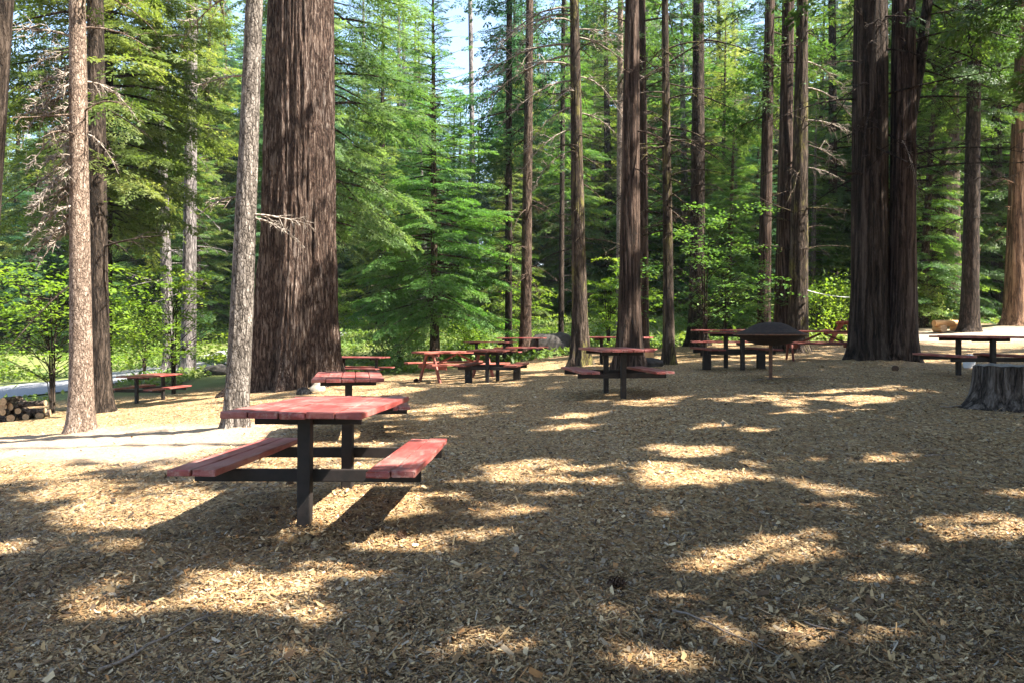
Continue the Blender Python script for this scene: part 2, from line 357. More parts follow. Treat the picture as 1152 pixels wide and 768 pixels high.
PAL = [((.38, .27, .14), 26), ((.50, .37, .20), 18), ((.27, .17, .085), 22), ((.16, .10, .055), 14), ((.34, .29, .22), 10), ((.62, .51, .33), 8), ((.07, .05, .035), 9), ((.42, .38, .32), 4), ((.44, .24, .10), 6)]
def ground_mat():
    m, nt, out = mat_new('wood_chip_ground')
    v = coords(nt)
    def layer(sc, ang, stretch):
        mp = nt.nodes.new('ShaderNodeMapping'); mp.inputs['Rotation'].default_value = (0, 0, ang); mp.inputs['Scale'].default_value = (1, stretch, 1)
        w = noise(nt, v, 7, 3); vm = N(nt, 'VectorMath', operation='MULTIPLY_ADD'); vm.inputs[1].default_value = (.12, .12, 0)
        nt.links.new(w.outputs['Color'], vm.inputs[0]); nt.links.new(v, vm.inputs[2]); nt.links.new(vm.outputs[0], mp.inputs['Vector'])
        o = N(nt, 'TexVoronoi', Scale=sc); nt.links.new(mp.outputs[0], o.inputs['Vector']); return o
    v1, v2 = layer(44, .5, .42), layer(60, -.9, .5)
    tot = sum(w for _, w in PAL); acc, stops = 0, []
    for c, w in PAL: g_ = sum(c) / 3; stops.append((acc / tot, tuple(.74 * q * k for q, k in zip(c, (1.03, 1, .93))))); acc += w
    def pick(vo):
        sp = N(nt, 'SeparateColor'); nt.links.new(vo.outputs['Color'], sp.inputs[0]); return sp
    s1, s2 = pick(v1), pick(v2)
    c1 = ramp(nt, stops, s1.outputs[0], 'CONSTANT'); c2 = ramp(nt, stops, s2.outputs[0], 'CONSTANT')
    sel = math_(nt, 'GREATER_THAN', s1.outputs[1], .5)
    chips = mixc(nt, c1, c2, sel)
    big = noise(nt, v, .7, 5, .65); mid = noise(nt, v, 4.5, 5, .7)
    chips = mixc(nt, chips, (.60, .47, .36), math_(nt, 'MULTIPLY', ramp(nt, [(.35, (1, 1, 1)), (.62, (0, 0, 0))], mid.outputs['Fac']), .55), 'MULTIPLY')
    chips = mixc(nt, chips, (.30, .20, .11), math_(nt, 'MULTIPLY', ramp(nt, [(.45, (0, 0, 0)), (.7, (1, 1, 1))], big.outputs['Fac']), .35))
    zone = N(nt, 'Attribute', attribute_name='zone'); zs = N(nt, 'SeparateColor'); nt.links.new(zone.outputs['Color'], zs.inputs[0])
    fn = noise(nt, v, 25, 5, .7)
    dirt = ramp(nt, [(.3, (.20, .15, .105)), (.7, (.42, .34, .26))], fn.outputs['Fac'])
    duff = ramp(nt, [(.3, (.035, .025, .016)), (.55, (.10, .07, .042)), (.75, (.20, .15, .09))], fn.outputs['Fac'])
    green = ramp(nt, [(.3, (.07, .10, .025)), (.7, (.22, .25, .08))], fn.outputs['Fac'])
    col = mixc(nt, chips, dirt, zs.outputs[0]); col = mixc(nt, col, duff, zs.outputs[1]); col = mixc(nt, col, green, zs.outputs[2])
    h = math_(nt, 'ADD', math_(nt, 'MULTIPLY', s1.outputs[2], .6), math_(nt, 'ADD', math_(nt, 'MULTIPLY', mid.outputs['Fac'], .8), fn.outputs['Fac']))
    principled(nt, out, col, .9, h, .9, .016, .15)
    return m
M['ground'] = ground_mat()
def chipmat():
    m, nt, out = mat_new('wood_chips')
    a = N(nt, 'Attribute', attribute_name='chip'); n = noise(nt, coords(nt), 60, 3)
    c = mixc(nt, a.outputs['Color'], (.45, .4, .35), math_(nt, 'MULTIPLY', n.outputs['Fac'], .7), 'MULTIPLY')
    principled(nt, out, c, .8, None, spec=.25); return m
M['chips'] = chipmat()
M['asphalt'] = simple('worn_asphalt', (.16, .16, .165), (.26, .26, .27), .9, 30)

MOUNDS = [(-1.24, 4.86, .02), (-1.24, 5.98, .02)]
def sstep(a, b, x): t = np.clip((x - a) / (b - a), 0, 1); return t * t * (3 - 2 * t)
# ------------------------------------------------------------------ trees
def frond(seed, n=10, sub=4, lw=.028, ll=.15):
    r = np.random.default_rng(seed); L = []
    def leaf(p, ang, l, w):
        u = np.array([cos(ang), sin(ang), r.normal(0, .18)]); s = np.array([-sin(ang), cos(ang), r.normal(0, .45)])
        L.append([p, p + u * l * .5 + s * w, p + u * l, p + u * l * .5 - s * w])
    for i in range(n):
        t = .06 + .92 * i / n
        for sd in (1, -1):
            tl = (.44 * (1 - t) ** .8 + .05) * r.uniform(.75, 1.2); a = sd * (R(58) - t * .35 + r.normal(0, .12))
            for j in range(sub):
                s = (j + .35) / sub
                p = np.array([t + cos(a) * tl * s, sin(a) * tl * s, r.normal(0, .018)])
                leaf(p, a + r.normal(0, .45), ll * r.uniform(.7, 1.3) * (1 - .3 * s), lw * r.uniform(.7, 1.3))
    for k in range(4): leaf(np.array([.9, 0, 0]), r.normal(0, .5), ll, lw)
    V = np.array(L); V[..., 2] += -.16 * V[..., 0] ** 2 - .35 * V[..., 1] ** 2
    return V
FR_FINE = [frond(k, 12, 5, .017, .12) for k in range(4)]
FR_MID = [frond(10 + k, 9, 4, .026, .15) for k in range(4)]
FR_COARSE = [frond(20 + k, 7, 3, .045, .22) for k in range(4)]

def place_fronds(mb, O, D, S, U, tint, fr, r, carve_at=None, spots=True):
    D = D / np.linalg.norm(D, axis=1)[:, None]
    W = np.cross(U, D); W /= np.linalg.norm(W, axis=1)[:, None] + 1e-9
    Un = np.cross(D, W)
    k = r.integers(0, len(fr), len(O))
    for q in range(len(fr)):
        s = np.where(k == q)[0]
        if not len(s): continue
        T = fr[q]; m = len(T)
        B = np.stack([D[s], W[s], Un[s]], 1) * S[s][:, None, None]
        V = np.einsum('mva,kab->kmvb', T, B) + O[s][:, None, None]
        V = V.reshape(-1, 4, 3); tn = np.repeat(tint[s], m)
        if carve_at is not None:
            kp = ~carved(V.mean(1) + np.array(carve_at), r, spots)
            if kp.mean() < .05: kp |= r.random(len(kp)) < .05
            V, tn = V[kp], tn[kp]
        n = len(V)
        mb.add(V, np.arange(4 * n).reshape(n, 4), tn, smooth=False)

def conifer(h, base, rad, nb, seed, fr, lean=(0, 0), droop=.28, e0=-.18, e1=.45, power=.75, limb=True, size=1.0, carve_at=None, sect=None, tint0=0, gap=.0, spots=True):
    """returns (crown MB, limb MB) in the tree's own coordinates"""
    r = np.random.default_rng(seed); cm, lm = MB(), MB()
    O, D, S, U, T = [], [], [], [], []
    for b in range(nb):
        u = (b + r.random()) / nb; u = u ** 1.05
        if r.random() < gap: continue
        z = base + u * (h - base) * .985
        L = rad * max(.12, (1 - u)) ** power * r.uniform(.55, 1.12)
        if base > 2 and u < .12: L *= .55 + 3.5 * u
        a = b * 2.39996 + r.normal(0, .35)
        if sect and r.random() < sect[2] and abs((a - sect[0] + pi) % (2 * pi) - pi) > sect[1]: continue
        e = e0 + (e1 - e0) * u + r.normal(0, .08); dr = droop * r.uniform(.6, 1.3)
        hd = np.array([cos(a), sin(a), 0]); o = np.array([lean[0] * z, lean[1] * z, z])
        path = lambda t: o + hd * L * t * (1 - .06 * t) + np.array([0, 0, L * (e * t - dr * t * t + .12 * t ** 3)])
        ts = np.linspace(0, 1, 5)
        if limb and carve_at is not None and carved(np.array([path(.55), path(.95)]) + np.array(carve_at), r, spots).any(): pass
        elif limb: tube(lm, [path(t) for t in ts], np.interp(ts, [0, 1], [.012 + .011 * L, .004]), 4, cap=False)
        bt = r.random() + tint0
        nf = max(2, int(L / .42))
        for q, t in enumerate(np.linspace(.22 if L < 1.5 else .3, 1, nf)):
            p = path(t); tgd = path(min(1.05, t + .05)) - path(t - .05); tgd /= np.linalg.norm(tgd)
            sd = np.cross([0, 0, 1], tgd); sc = size * min(1.25, .36 * L + .28) * (1.1 - .45 * t)
            for k in ((1, -1) if q < nf - 1 else (0,)):
                an = k * r.uniform(.55, 1.0); dv = tgd * cos(an) + sd * sin(an) + np.array([0, 0, r.normal(-.06, .10)])
                O.append(p); D.append(dv); S.append(sc * r.uniform(.8, 1.2)); U.append([r.normal(0, .22), r.normal(0, .22), 1]); T.append(np.clip(.55 * bt + .45 * r.random(), 0, 1))
    for k in range(5):
        O.append(np.array([lean[0] * h, lean[1] * h, h - .5 + .1 * k])); D.append(np.array([r.normal(0, .5), r.normal(0, .5), 1])); S.append(.5); U.append([1, .2, 0]); T.append(.6)
    O, D, S, U, T = map(np.array, (O, D, S, U, T))
    place_fronds(cm, O, D, S, U, T, fr, r, carve_at, spots)
    return cm, lm

def trunk(mb, h, r0, r1, lean=(0, 0), segs=24, step=.12, hmax=None, flare=.35, amp=.04, fl=0, seed=0, bow=0, vis=12, nfur=5, two=None, mid=None):
    return trunk_(mb, h, r0, r1, lean, segs, step, flare, amp, fl, seed, bow, vis, nfur, mid)
def trunk_(mb, h, r0, r1, lean, segs, step, flare, amp, fl, seed, bow, vis, nfur, mid):
    _unused = ''' step=.12, hmax=None, flare=.35, amp=.04, fl=0, seed=0, bow=0, vis=12, nfur=5, two=None):
'''
    """tapered trunk with root flare, furrowed bark relief; finer rings in the part near the ground"""
    zs = np.concatenate([np.arange(-.25, min(vis, h), step), np.linspace(min(vis, h), h, max(3, int((h - vis) / 1.2)) if h > vis else 2)])
    u = np.clip(zs / h, 0, 1); rad = r1 + (r0 - r1) * (1 - u) ** .9
    if mid: rad = np.interp(zs, [0, mid[0], max(h, mid[0] + .1)], [r0, mid[1], min(.03, mid[1])])
    rad = rad * (1 + flare * np.exp(-np.clip(zs, 0, 99) / (1.6 * r0 + .12)) + .25 * (flare > .1) * np.exp(-np.clip(zs, 0, 99) / (.35 * r0 + .05)))
    a = np.arange(segs) / segs * 2 * pi
    A, Zz = np.meshgrid(a, zs, indexing='xy')
    cx, sy = np.cos(A), np.sin(A)
    rr = rad[:, None] * np.ones_like(A)
    f1 = vnoise(cx * nfur + 9, sy * nfur + 9, Zz * .55, seed) ; f2 = vnoise(cx * nfur * 2.3, sy * nfur * 2.3, Zz * 1.4, seed + 1)
    lob = vnoise(cx * 1.3 + 3, sy * 1.3, Zz * .15, seed + 2) - .5
    fade = np.exp(-np.clip(Zz, 0, 99) / (2.2 * r0 + .2))
    root = vnoise(cx * 2.2 + 5, sy * 2.2, 0 * Zz, seed + 3) - .45
    rel = amp * (1.5 - np.abs(f1 - .5) * 5) * .6 + amp * (f2 - .5) * 1.1
    rr = rr * (1 + rel + lob * (.10 + fl) + root * fade * .8 * (flare > .1))
    if fl: rr = rr * (1 + fl * .45 * np.sin(A * 5 + 2.2 * vnoise(0 * A, 0 * A, Zz * .25, seed + 4)) )
    bx = bow * np.sin(np.clip(Zz, 0, 99) / h * pi * 1.7)
    Xx = rr * cx + lean[0] * Zz + bx; Yy = rr * sy + lean[1] * Zz
    n = len(zs)
    i, j = np.meshgrid(np.arange(n - 1), np.arange(segs), indexing='ij'); j2 = (j + 1) % segs
    mb.add(np.stack([Xx, Yy, Zz], -1), np.stack([i * segs + j, i * segs + j2, (i + 1) * segs + j2, (i + 1) * segs + j], -1).reshape(-1, 4))

def dead_branch(mb, o, az, L, el, droop, r, thick=.016, twigs=7, sides=4, sub=True):
    hd = np.array([cos(az), sin(az), 0]); w1, w2 = r.normal(0, .12, 2)
    sd = np.array([-hd[1], hd[0], 0])
    path = lambda t: o + hd * L * t + sd * L * w1 * t * t + np.array([0, 0, L * (el * t - droop * t * t + w2 * t ** 3)])
    ts = np.linspace(0, 1, 7)
    tube(mb, [path(t) for t in ts], np.interp(ts, [0, 1], [thick, .004]), sides, cap=False)
    for k in range(twigs):
        t = r.uniform(.2, .98); p = path(t); l = L * r.uniform(.15, .42) * (1.15 - t * .7)
        d = hd * r.uniform(.1, 1) + sd * r.choice([-1, 1]) * r.uniform(.3, 1) + np.array([0, 0, r.normal(-.25, .45)]); d /= np.linalg.norm(d)
        c = np.array([0, 0, -.3 * l * r.random()])
        pts = [p, p + d * l * .5 - c * .3 + r.normal(0, .04 * l, 3), p + d * l + c]
        tube(mb, pts, [thick * .45, thick * .3, .0022], 3, cap=False)
        if sub:
            for _ in range(2):
                q = p + d * l * r.uniform(.3, .9); d2 = d + r.normal(0, .6, 3); d2 /= np.linalg.norm(d2)
                tube(mb, [q, q + d2 * l * .25, q + d2 * l * .5 + np.array([0, 0, -.05 * l])], [thick * .25, thick * .2, .0016], 3, cap=False)

def px_tree(name, label, cat, pb, pt, wb, wt, h, mat, crown=None, d=None, segs=24, flare=.35, amp=.045, fl=0, seed=0, dead=(), bare=(), group=None, step=.12, nfur=5, bow=0, two=None, cmat='shade', vis=13):
    """pb = (px, py) of the trunk's foot, pt = px at the top edge of the photo, wb / wt = trunk width in px near the foot and at the top edge"""
    if d is None: x, d, z = ground_hit(*pb)
    else: x = (pb[0] - CXP) / F * d; z = float(gz(x, d))
    ztop = EYE + HZ / F * d - z                        # height above foot where the photo ends
    lean = ((pt - CXP) / F * d - x) / ztop
    r0 = .93 * wb / F * d / 2; rt = .88 * wt / F * d / 2
    r1 = max(.03, r0 - (r0 - rt) / max(.05, 1 - (1 - ztop / h) ** .9)) if h > ztop else .02
    MOUNDS.append((x, d, r0))
    t = thing(name, label, cat, (x, d, z - .02), 0, group)
    mb = MB(); trunk(mb, h, r0, r1, (lean, 0), segs, step, None, flare, amp, fl, seed, bow, vis=min(vis, h), nfur=nfur, mid=(ztop, rt) if h > ztop else None)
    r = np.random.default_rng(seed + 77)
    cm = None
    if crown:
        kw = dict(crown); fr = kw.pop('fr', FR_COARSE); cs = kw.pop('base'); rd = kw.pop('rad'); nb = kw.pop('nb')
        cm, lm = conifer(h, cs, rd, nb, seed + 5, fr, (lean, 0), carve_at=None if kw.get('spots') is False else (x, d, z), **kw)
        if lm.n:
            mb.v += lm.v; mb.f += [f + mb.n for f in lm.f]; mb.n += lm.n; mb.t += lm.t; mb.sm += lm.sm
    for (n, z0, z1, l0, l1) in dead:                   # dead snags, dark like the trunk
        for _ in range(n):
            zz = r.uniform(z0, z1); dead_branch(mb, np.array([lean * zz, 0, zz]), r.uniform(0, 2 * pi), r.uniform(l0, l1), r.normal(0, .25), r.uniform(.1, .5), r, .013 + .006 * l1, 5)
    mb.obj('trunk', M[mat], t)
    if cm: cm.obj('crown', M[cmat], t)
    for (zz, az, L, el, dr, *tw) in bare:                   # bleached bare branches, each a part
        b = MB(); dead_branch(b, np.array([lean * zz, 0, zz]), az, L, el, dr, r, .014 + .008 * L, tw[0] if tw else 18)
        b.obj('bare_branch', M['dead'], t)
    return t, (x, d, z), lean

C = lambda base, rad, nb, **k: dict(base=base, rad=rad, nb=nb, **k)
for py in (60, 150, 240, 330, 410): sunspot(268, py, 11.2, 1.1); sunspot(90, py, 12.5, 1.1)
for px, py in ((342, 60), (338, 130), (352, 215), (346, 280), (352, 330), (312, 400), (356, 418)): sunspot(px, py, 15.2, .45)
for px, py, d, r in ((353, 452, 5.3, 1.0), (500, 150, 29, 2.2), (520, 250, 29, 2.0), (450, 300, 29, 2.0), (550, 330, 29, 1.5), (420, 60, 24, 2.4), (430, 150, 24, 2.0), (150, 100, 25, 2.5), (200, 180, 25, 2.2), (110, 60, 16, 1.6), (20, 340, 20, 2.2), (90, 350, 20, 2.2), (150, 380, 23, 2.2), (60, 410, 20, 1.5),
                     (1143, 200, 33, 1.6), (1143, 320, 33, 1.6), (1067, 367, 31.5, 1.0), (830, 280, 24, 1.6), (850, 350, 24, 1.2), (790, 330, 24, 1.0), (515, 408, 21.3, 1.4), (707, 385, 22.6, 1.3), (640, 60, 22, 1.4), (600, 120, 22, 1.4), (660, 130, 22, 1.2), (700, 100, 15, .5), (905, 150, 24, 1.0), (905, 300, 24, .8),
                     (870, 200, 28, .8), (212, 300, 31, 2.0), (190, 350, 33, 2.), (390, 424, 10.1, .6), (640, 250, 33, 2.5), (610, 340, 34, 2.0), (170, 425, 22, 1.0), (1060, 375, 33, 1.2)): sunspot(px, py, d, r)
# --- named trees of the photo
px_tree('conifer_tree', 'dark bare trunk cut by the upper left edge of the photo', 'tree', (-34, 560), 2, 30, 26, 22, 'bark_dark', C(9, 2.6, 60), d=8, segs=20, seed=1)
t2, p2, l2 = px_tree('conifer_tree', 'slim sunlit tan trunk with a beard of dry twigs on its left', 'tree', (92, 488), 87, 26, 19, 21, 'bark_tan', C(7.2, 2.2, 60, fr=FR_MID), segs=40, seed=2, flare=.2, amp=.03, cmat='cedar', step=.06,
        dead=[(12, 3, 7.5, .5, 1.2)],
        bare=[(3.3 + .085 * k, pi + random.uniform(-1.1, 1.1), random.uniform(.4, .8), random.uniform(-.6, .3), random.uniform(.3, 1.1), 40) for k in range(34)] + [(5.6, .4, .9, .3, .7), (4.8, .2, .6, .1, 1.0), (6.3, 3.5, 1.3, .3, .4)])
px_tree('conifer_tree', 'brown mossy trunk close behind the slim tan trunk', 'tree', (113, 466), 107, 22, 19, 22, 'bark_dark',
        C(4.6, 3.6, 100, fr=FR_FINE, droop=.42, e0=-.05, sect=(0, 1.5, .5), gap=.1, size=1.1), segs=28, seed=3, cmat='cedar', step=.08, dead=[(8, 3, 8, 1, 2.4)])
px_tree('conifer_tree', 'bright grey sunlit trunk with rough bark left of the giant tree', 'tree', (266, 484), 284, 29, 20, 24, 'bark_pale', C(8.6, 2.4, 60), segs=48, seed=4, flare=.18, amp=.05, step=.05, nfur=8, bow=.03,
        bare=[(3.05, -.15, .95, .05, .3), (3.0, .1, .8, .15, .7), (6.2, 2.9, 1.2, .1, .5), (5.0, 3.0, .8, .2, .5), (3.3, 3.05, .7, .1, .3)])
big, pbig, _ = px_tree('giant_conifer', 'giant old tree with thick furrowed red brown bark', 'tree', (335, 441), 338, 88, 76, 46, 'bark_big', C(17, 5, 120), segs=260, seed=5, flare=.26, amp=.07, step=.045, nfur=15, fl=.05, cmat='fir', vis=9)
px_tree('cedar_tree', 'bushy cedar with bright hanging sprays behind the brown mossy trunk', 'tree', (118, 440), 122, 15, 11, 21, 'bark_dark', C(5.5, 4.6, 150, fr=FR_FINE, droop=.4, e0=-.05, spots=False, size=1.1, tint0=.15, power=.55), d=26, seed=41, segs=16, cmat='cedar', dead=[(8, 2.5, 6, .8, 2)])
px_tree('conifer_tree', 'pale grey distant trunk above the lone table on the left', 'tree', (212, 414), 216, 17, 13, 27, 'bark_grey', C(8, 3.2, 90, fr=FR_MID), d=31, seed=6, cmat='cedar', dead=[(14, 3, 9, .8, 2)])
px_tree('conifer_tree', 'leaning grey brown trunk just left of the pale distant one', 'tree', (191, 412), 176, 14, 9, 20, 'bark_grey', C(6, 2.8, 80, fr=FR_MID), d=33, seed=7, cmat='cedar', dead=[(8, 2, 6, .8, 2)])
px_tree('young_fir', 'broad young fir with green branches almost to the ground, right of the giant tree', 'tree', (489, 398), 487, 11, 3, 14.3, 'bark_brown', C(1.8, 3.6, 210, fr=FR_FINE, e0=-.16, droop=.22, power=.7, size=.88, spots=False, gap=.05, tint0=.1), d=30, seed=8, cmat='youngfir', segs=14, dead=[(12, 1.5, 5, .6, 1.6)])
px_tree('fir_tree', 'tall pale green fir with layered sprays behind the giant trunk', 'tree', (374, 400), 366, 14, 12, 26, 'bark_brown', C(4.7, 3.7, 190, fr=FR_FINE, size=1.0, spots=False, droop=.35, tint0=.25, power=.6), d=25, seed=9, cmat='palefir', segs=14)
px_tree('conifer_tree', 'thin straight trunk left of a slightly thicker one, centre of the wood', 'tree', (572, 387), 573, 9, 7, 24, 'bark_dark', C(7.5, 2.6, 90, fr=FR_MID), d=31, seed=10, cmat='bluefir', segs=14, dead=[(10, 3, 9, .8, 1.8)])
px_tree('conifer_tree', 'grey brown trunk with small crown just right of the thin straight one', 'tree', (591, 390), 596, 14, 9, 25, 'bark_brown', C(6.5, 3.0, 110, fr=FR_MID), d=29.5, seed=11, cmat='bluefir', segs=16, dead=[(14, 3, 8, .8, 2.2)])
px_tree('conifer_tree', 'very thin dark trunk behind the dark tree stump', 'tree', (631, 384), 634, 7, 5, 19, 'bark_dark', C(6.0, 2.2, 70, fr=FR_MID), d=33, seed=12, cmat='fir', segs=12, dead=[(16, 2, 8, .6, 1.6)])
px_tree('conifer_tree', 'brown mossy trunk with bleached bare branches hanging high up', 'tree', (653, 402), 646, 20, 11, 23, 'bark_moss', C(11.5, 2.4, 60, fr=FR_MID), seed=13, segs=28, step=.08, d=22, dead=[(34, 3, 11, .6, 1.8)],
        bare=[(8.9, 2.9, 3.0, .15, .45), (8.3, 3.3, 2.4, .25, .5), (9.3, .3, 1.8, .2, .35), (7.2, 3.0, 1.5, -.1, .6), (6.6, 3.3, 1.6, -.2, .6), (8.0, .1, 1.5, .1, .8), (9.7, 2.7, 2.2, .3, .5), (7.6, 4.2, 1.3, 0, .6), (8.6, 3.0, 2.8, .0, .5), (9.9, 3.2, 2.6, .1, .7), (9.5, 3.6, 2.0, .3, .9), (7.9, 3.1, 2.1, .05, .7), (6.0, 3.0, 1.3, -.1, .5), (9.1, .2, 2.0, .0, .6), (7.0, .1, 1.3, .1, .7)])
px_tree('cedar_tree', 'fluted cedar trunk rising right behind the centre picnic table', 'tree', (707, 418), 711, 27, 17, 27, 'bark_cedar', C(10.5, 3.0, 70), seed=14, segs=44, fl=.10, step=.07, flare=.3, nfur=7, dead=[(10, 4, 9, .5, 1.6)])
px_tree('conifer_tree', 'shaded brown trunk close behind the fluted cedar', 'tree', (724, 398), 721, 14, 11, 25, 'bark_cedar', C(9, 2.6, 80, fr=FR_MID), d=26, seed=15, segs=20, fl=.08, dead=[(26, 3, 10, .8, 2)])
px_tree('conifer_tree', 'slender dark trunk with moss between the cedar and the post bench', 'tree', (753, 412), 748, 14, 8, 22, 'bark_moss', C(9.5, 2.4, 60), seed=16, segs=24, step=.08, dead=[(44, 2.5, 10, .5, 1.9)])
px_tree('conifer_tree', 'straight dark trunk behind the leafy dogwood', 'tree', (784, 388), 786, 20, 13, 27, 'bark_dark', C(8.0, 3.4, 100, fr=FR_MID), d=28, seed=17, segs=22, cmat='fir', dead=[(12, 4, 10, .8, 2.2)])
px_tree('conifer_tree', 'pale pinkish trunk glimpsed far behind the fluted cedar', 'tree', (697, 384), 698, 9, 7, 27, 'bark_tan', C(12, 3, 90, fr=FR_MID), d=38, seed=18, segs=14)
px_tree('conifer_tree', 'reddish brown trunk behind and left of the mossy double trunk', 'tree', (859, 380), 866, 16, 11, 26, 'bark_cedar', C(8, 2.8, 90, fr=FR_MID), d=28, seed=19, segs=20, fl=.05,
        bare=[(8.4, .4, 1.6, .1, .5), (7.6, .1, 1.4, .0, .4), (8.8, 3.0, 1.2, .1, .4), (6.9, .0, 1.1, -.1, .4)], dead=[(10, 3, 10, .5, 1.6)])
px_tree('cedar_tree', 'brown trunk pressed against a yellow mossy trunk behind the round grill', 'tree', (880, 392), 887, 20, 14, 26, 'bark_cedar', C(8.2, 2.8, 80, fr=FR_MID), d=24.5, seed=20, segs=24, fl=.06)
px_tree('cedar_tree', 'yellow mossy trunk with dead branches behind the round grill', 'tree', (897, 393), 903, 24, 13, 25, 'bark_moss', C(10.5, 2.6, 70), d=24, seed=21, segs=28, step=.08, dead=[(24, 3, 10, .6, 2.2)],
        bare=[(8.0, .3, 2.2, .1, .5), (7.0, -.1, 1.8, .1, .5), (6.3, .15, 1.6, 0, .5), (8.8, .5, 2.4, .1, .4), (5.6, -.2, 1.2, 0, .4)])
# the double trunk: one tree with two stems and a leaning side stem
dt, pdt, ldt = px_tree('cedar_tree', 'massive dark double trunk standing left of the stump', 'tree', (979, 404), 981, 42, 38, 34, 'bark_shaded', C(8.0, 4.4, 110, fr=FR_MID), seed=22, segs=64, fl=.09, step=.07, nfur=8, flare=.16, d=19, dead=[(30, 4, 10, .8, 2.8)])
mb = MB(); trunk(mb, 30, .31, .06, ((1018 - 1014) / F * 19 / 8.5, .01), 44, .08, None, .25, .05, .12, 24, vis=11)
mb.v = [v + np.array([.71, -.12, 0]) for v in mb.v]; mb.obj('trunk', M['bark_cedar'], dt)
mb = MB(); tube(mb, [(.86, -.05, 5.0), (1.0, .0, 6.0), (1.2, .0, 7.2), (1.5, .05, 9.5), (2.0, .1, 13)], [.13, .13, .12, .11, .07], 12)
r_ = np.random.default_rng(5)
for k in range(16): dead_branch(mb, np.array([.9, 0, r_.uniform(4, 9)]), r_.uniform(-1.2, 1.2), r_.uniform(.8, 2.6), r_.uniform(-.1, .4), .3, r_, .03, 6)
mb.obj('side_stem', M['bark_dark'], dt)
for q in ((4.9, -1.6, .5, -.8, 1.6), (5.2, -1.4, .45, -.9, 1.4)):
    b = MB(); dead_branch(b, np.array([.55 + .2 * random.random(), -.35, q[0]]), q[1], q[2], q[3], q[4], r_, .012, 2); b.obj('bare_branch', M['dead'], dt)
px_tree('cedar_tree', 'broad grey mossy trunk seen between the double trunk and a dark slim one', 'tree', (1063, 367), 1066, 34, 24, 34, 'bark_moss', C(9, 3.8, 130, fr=FR_MID), d=36, seed=25, segs=36, fl=.08, dead=[(16, 6, 12, .8, 2.5)])
px_tree('conifer_tree', 'dark slim trunk behind the right hand picnic table', 'tree', (1091, 374), 1097, 19, 14, 27, 'bark_dark', C(8.5, 3.4, 110, fr=FR_MID), d=31, flare=.12, seed=26, segs=24, dead=[(26, 4, 12, .8, 2.6)])
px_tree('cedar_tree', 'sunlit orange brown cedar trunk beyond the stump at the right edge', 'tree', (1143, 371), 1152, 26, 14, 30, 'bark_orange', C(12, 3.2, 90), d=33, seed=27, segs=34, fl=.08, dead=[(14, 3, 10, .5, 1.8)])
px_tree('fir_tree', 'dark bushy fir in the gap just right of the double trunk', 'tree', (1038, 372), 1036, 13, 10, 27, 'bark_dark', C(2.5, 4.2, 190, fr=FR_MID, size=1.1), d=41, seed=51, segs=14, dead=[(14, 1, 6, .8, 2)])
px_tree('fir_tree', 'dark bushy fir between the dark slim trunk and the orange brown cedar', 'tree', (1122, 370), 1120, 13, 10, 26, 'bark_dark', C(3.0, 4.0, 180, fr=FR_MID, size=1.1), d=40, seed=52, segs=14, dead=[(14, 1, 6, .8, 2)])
px_tree('fir_tree', 'dark feathery fir in the gap left of the double trunk', 'tree', (938, 372), 936, 11, 9, 24, 'bark_dark', C(3.5, 3.6, 170, fr=FR_MID, size=1.0), d=39, seed=53, segs=14, dead=[(20, 1, 8, .8, 2)])
px_tree('pine_tree', 'tall thin pine trunk standing against the bright gap of sky', 'tree', (534, 372), 529, 7, 5.5, 42, 'bark_grey', C(31, 2.6, 60, fr=FR_MID), d=62, seed=28, segs=12, cmat='bluefir')

# --- tall trees beside and behind the viewer that shade the clearing
SHADE = [(6.4, 2.2, 19), (9.8, 6.0, 22), (7.2, -3.2, 20), (12.4, 9.6, 24), (3.2, -4.6, 18), (14.2, 2.0, 24), (15.4, 15.0, 24), (11.0, -1.5, 22), (18.5, 9.5, 25), (-.5, -6.0, 17), (19.5, 21.5, 26), (9.0, 11.6, 26)]
for k, (x, y, h) in enumerate(SHADE):
    if k == 11: x, y = 11.6, 13.2
    z = float(gz(x, y))
    t = thing('shade_fir', 'tall fir beside the clearing shading the picnic ground', 'tree', (x, y, z - .02), 0, 'tall firs around the clearing')
    mb = MB(); trunk(mb, h, .26, .04, (0, 0), 16, .3, None, .3, .04, 0, 200 + k)
    cm, lm = conifer(h, 5.0, 4.8, 150, 300 + k, FR_FINE if k in (3, 11) else FR_MID if k in (6, 10) else FR_COARSE, size=1.1, carve_at=(x, y, z), power=.45, droop=.22)
    mb.v += lm.v; mb.f += [f + mb.n for f in lm.f]; mb.n += lm.n; mb.t += lm.t; mb.sm += lm.sm
    mb.obj('trunk', M['bark_brown'], t); cm.obj('crown', M['shade'], t)

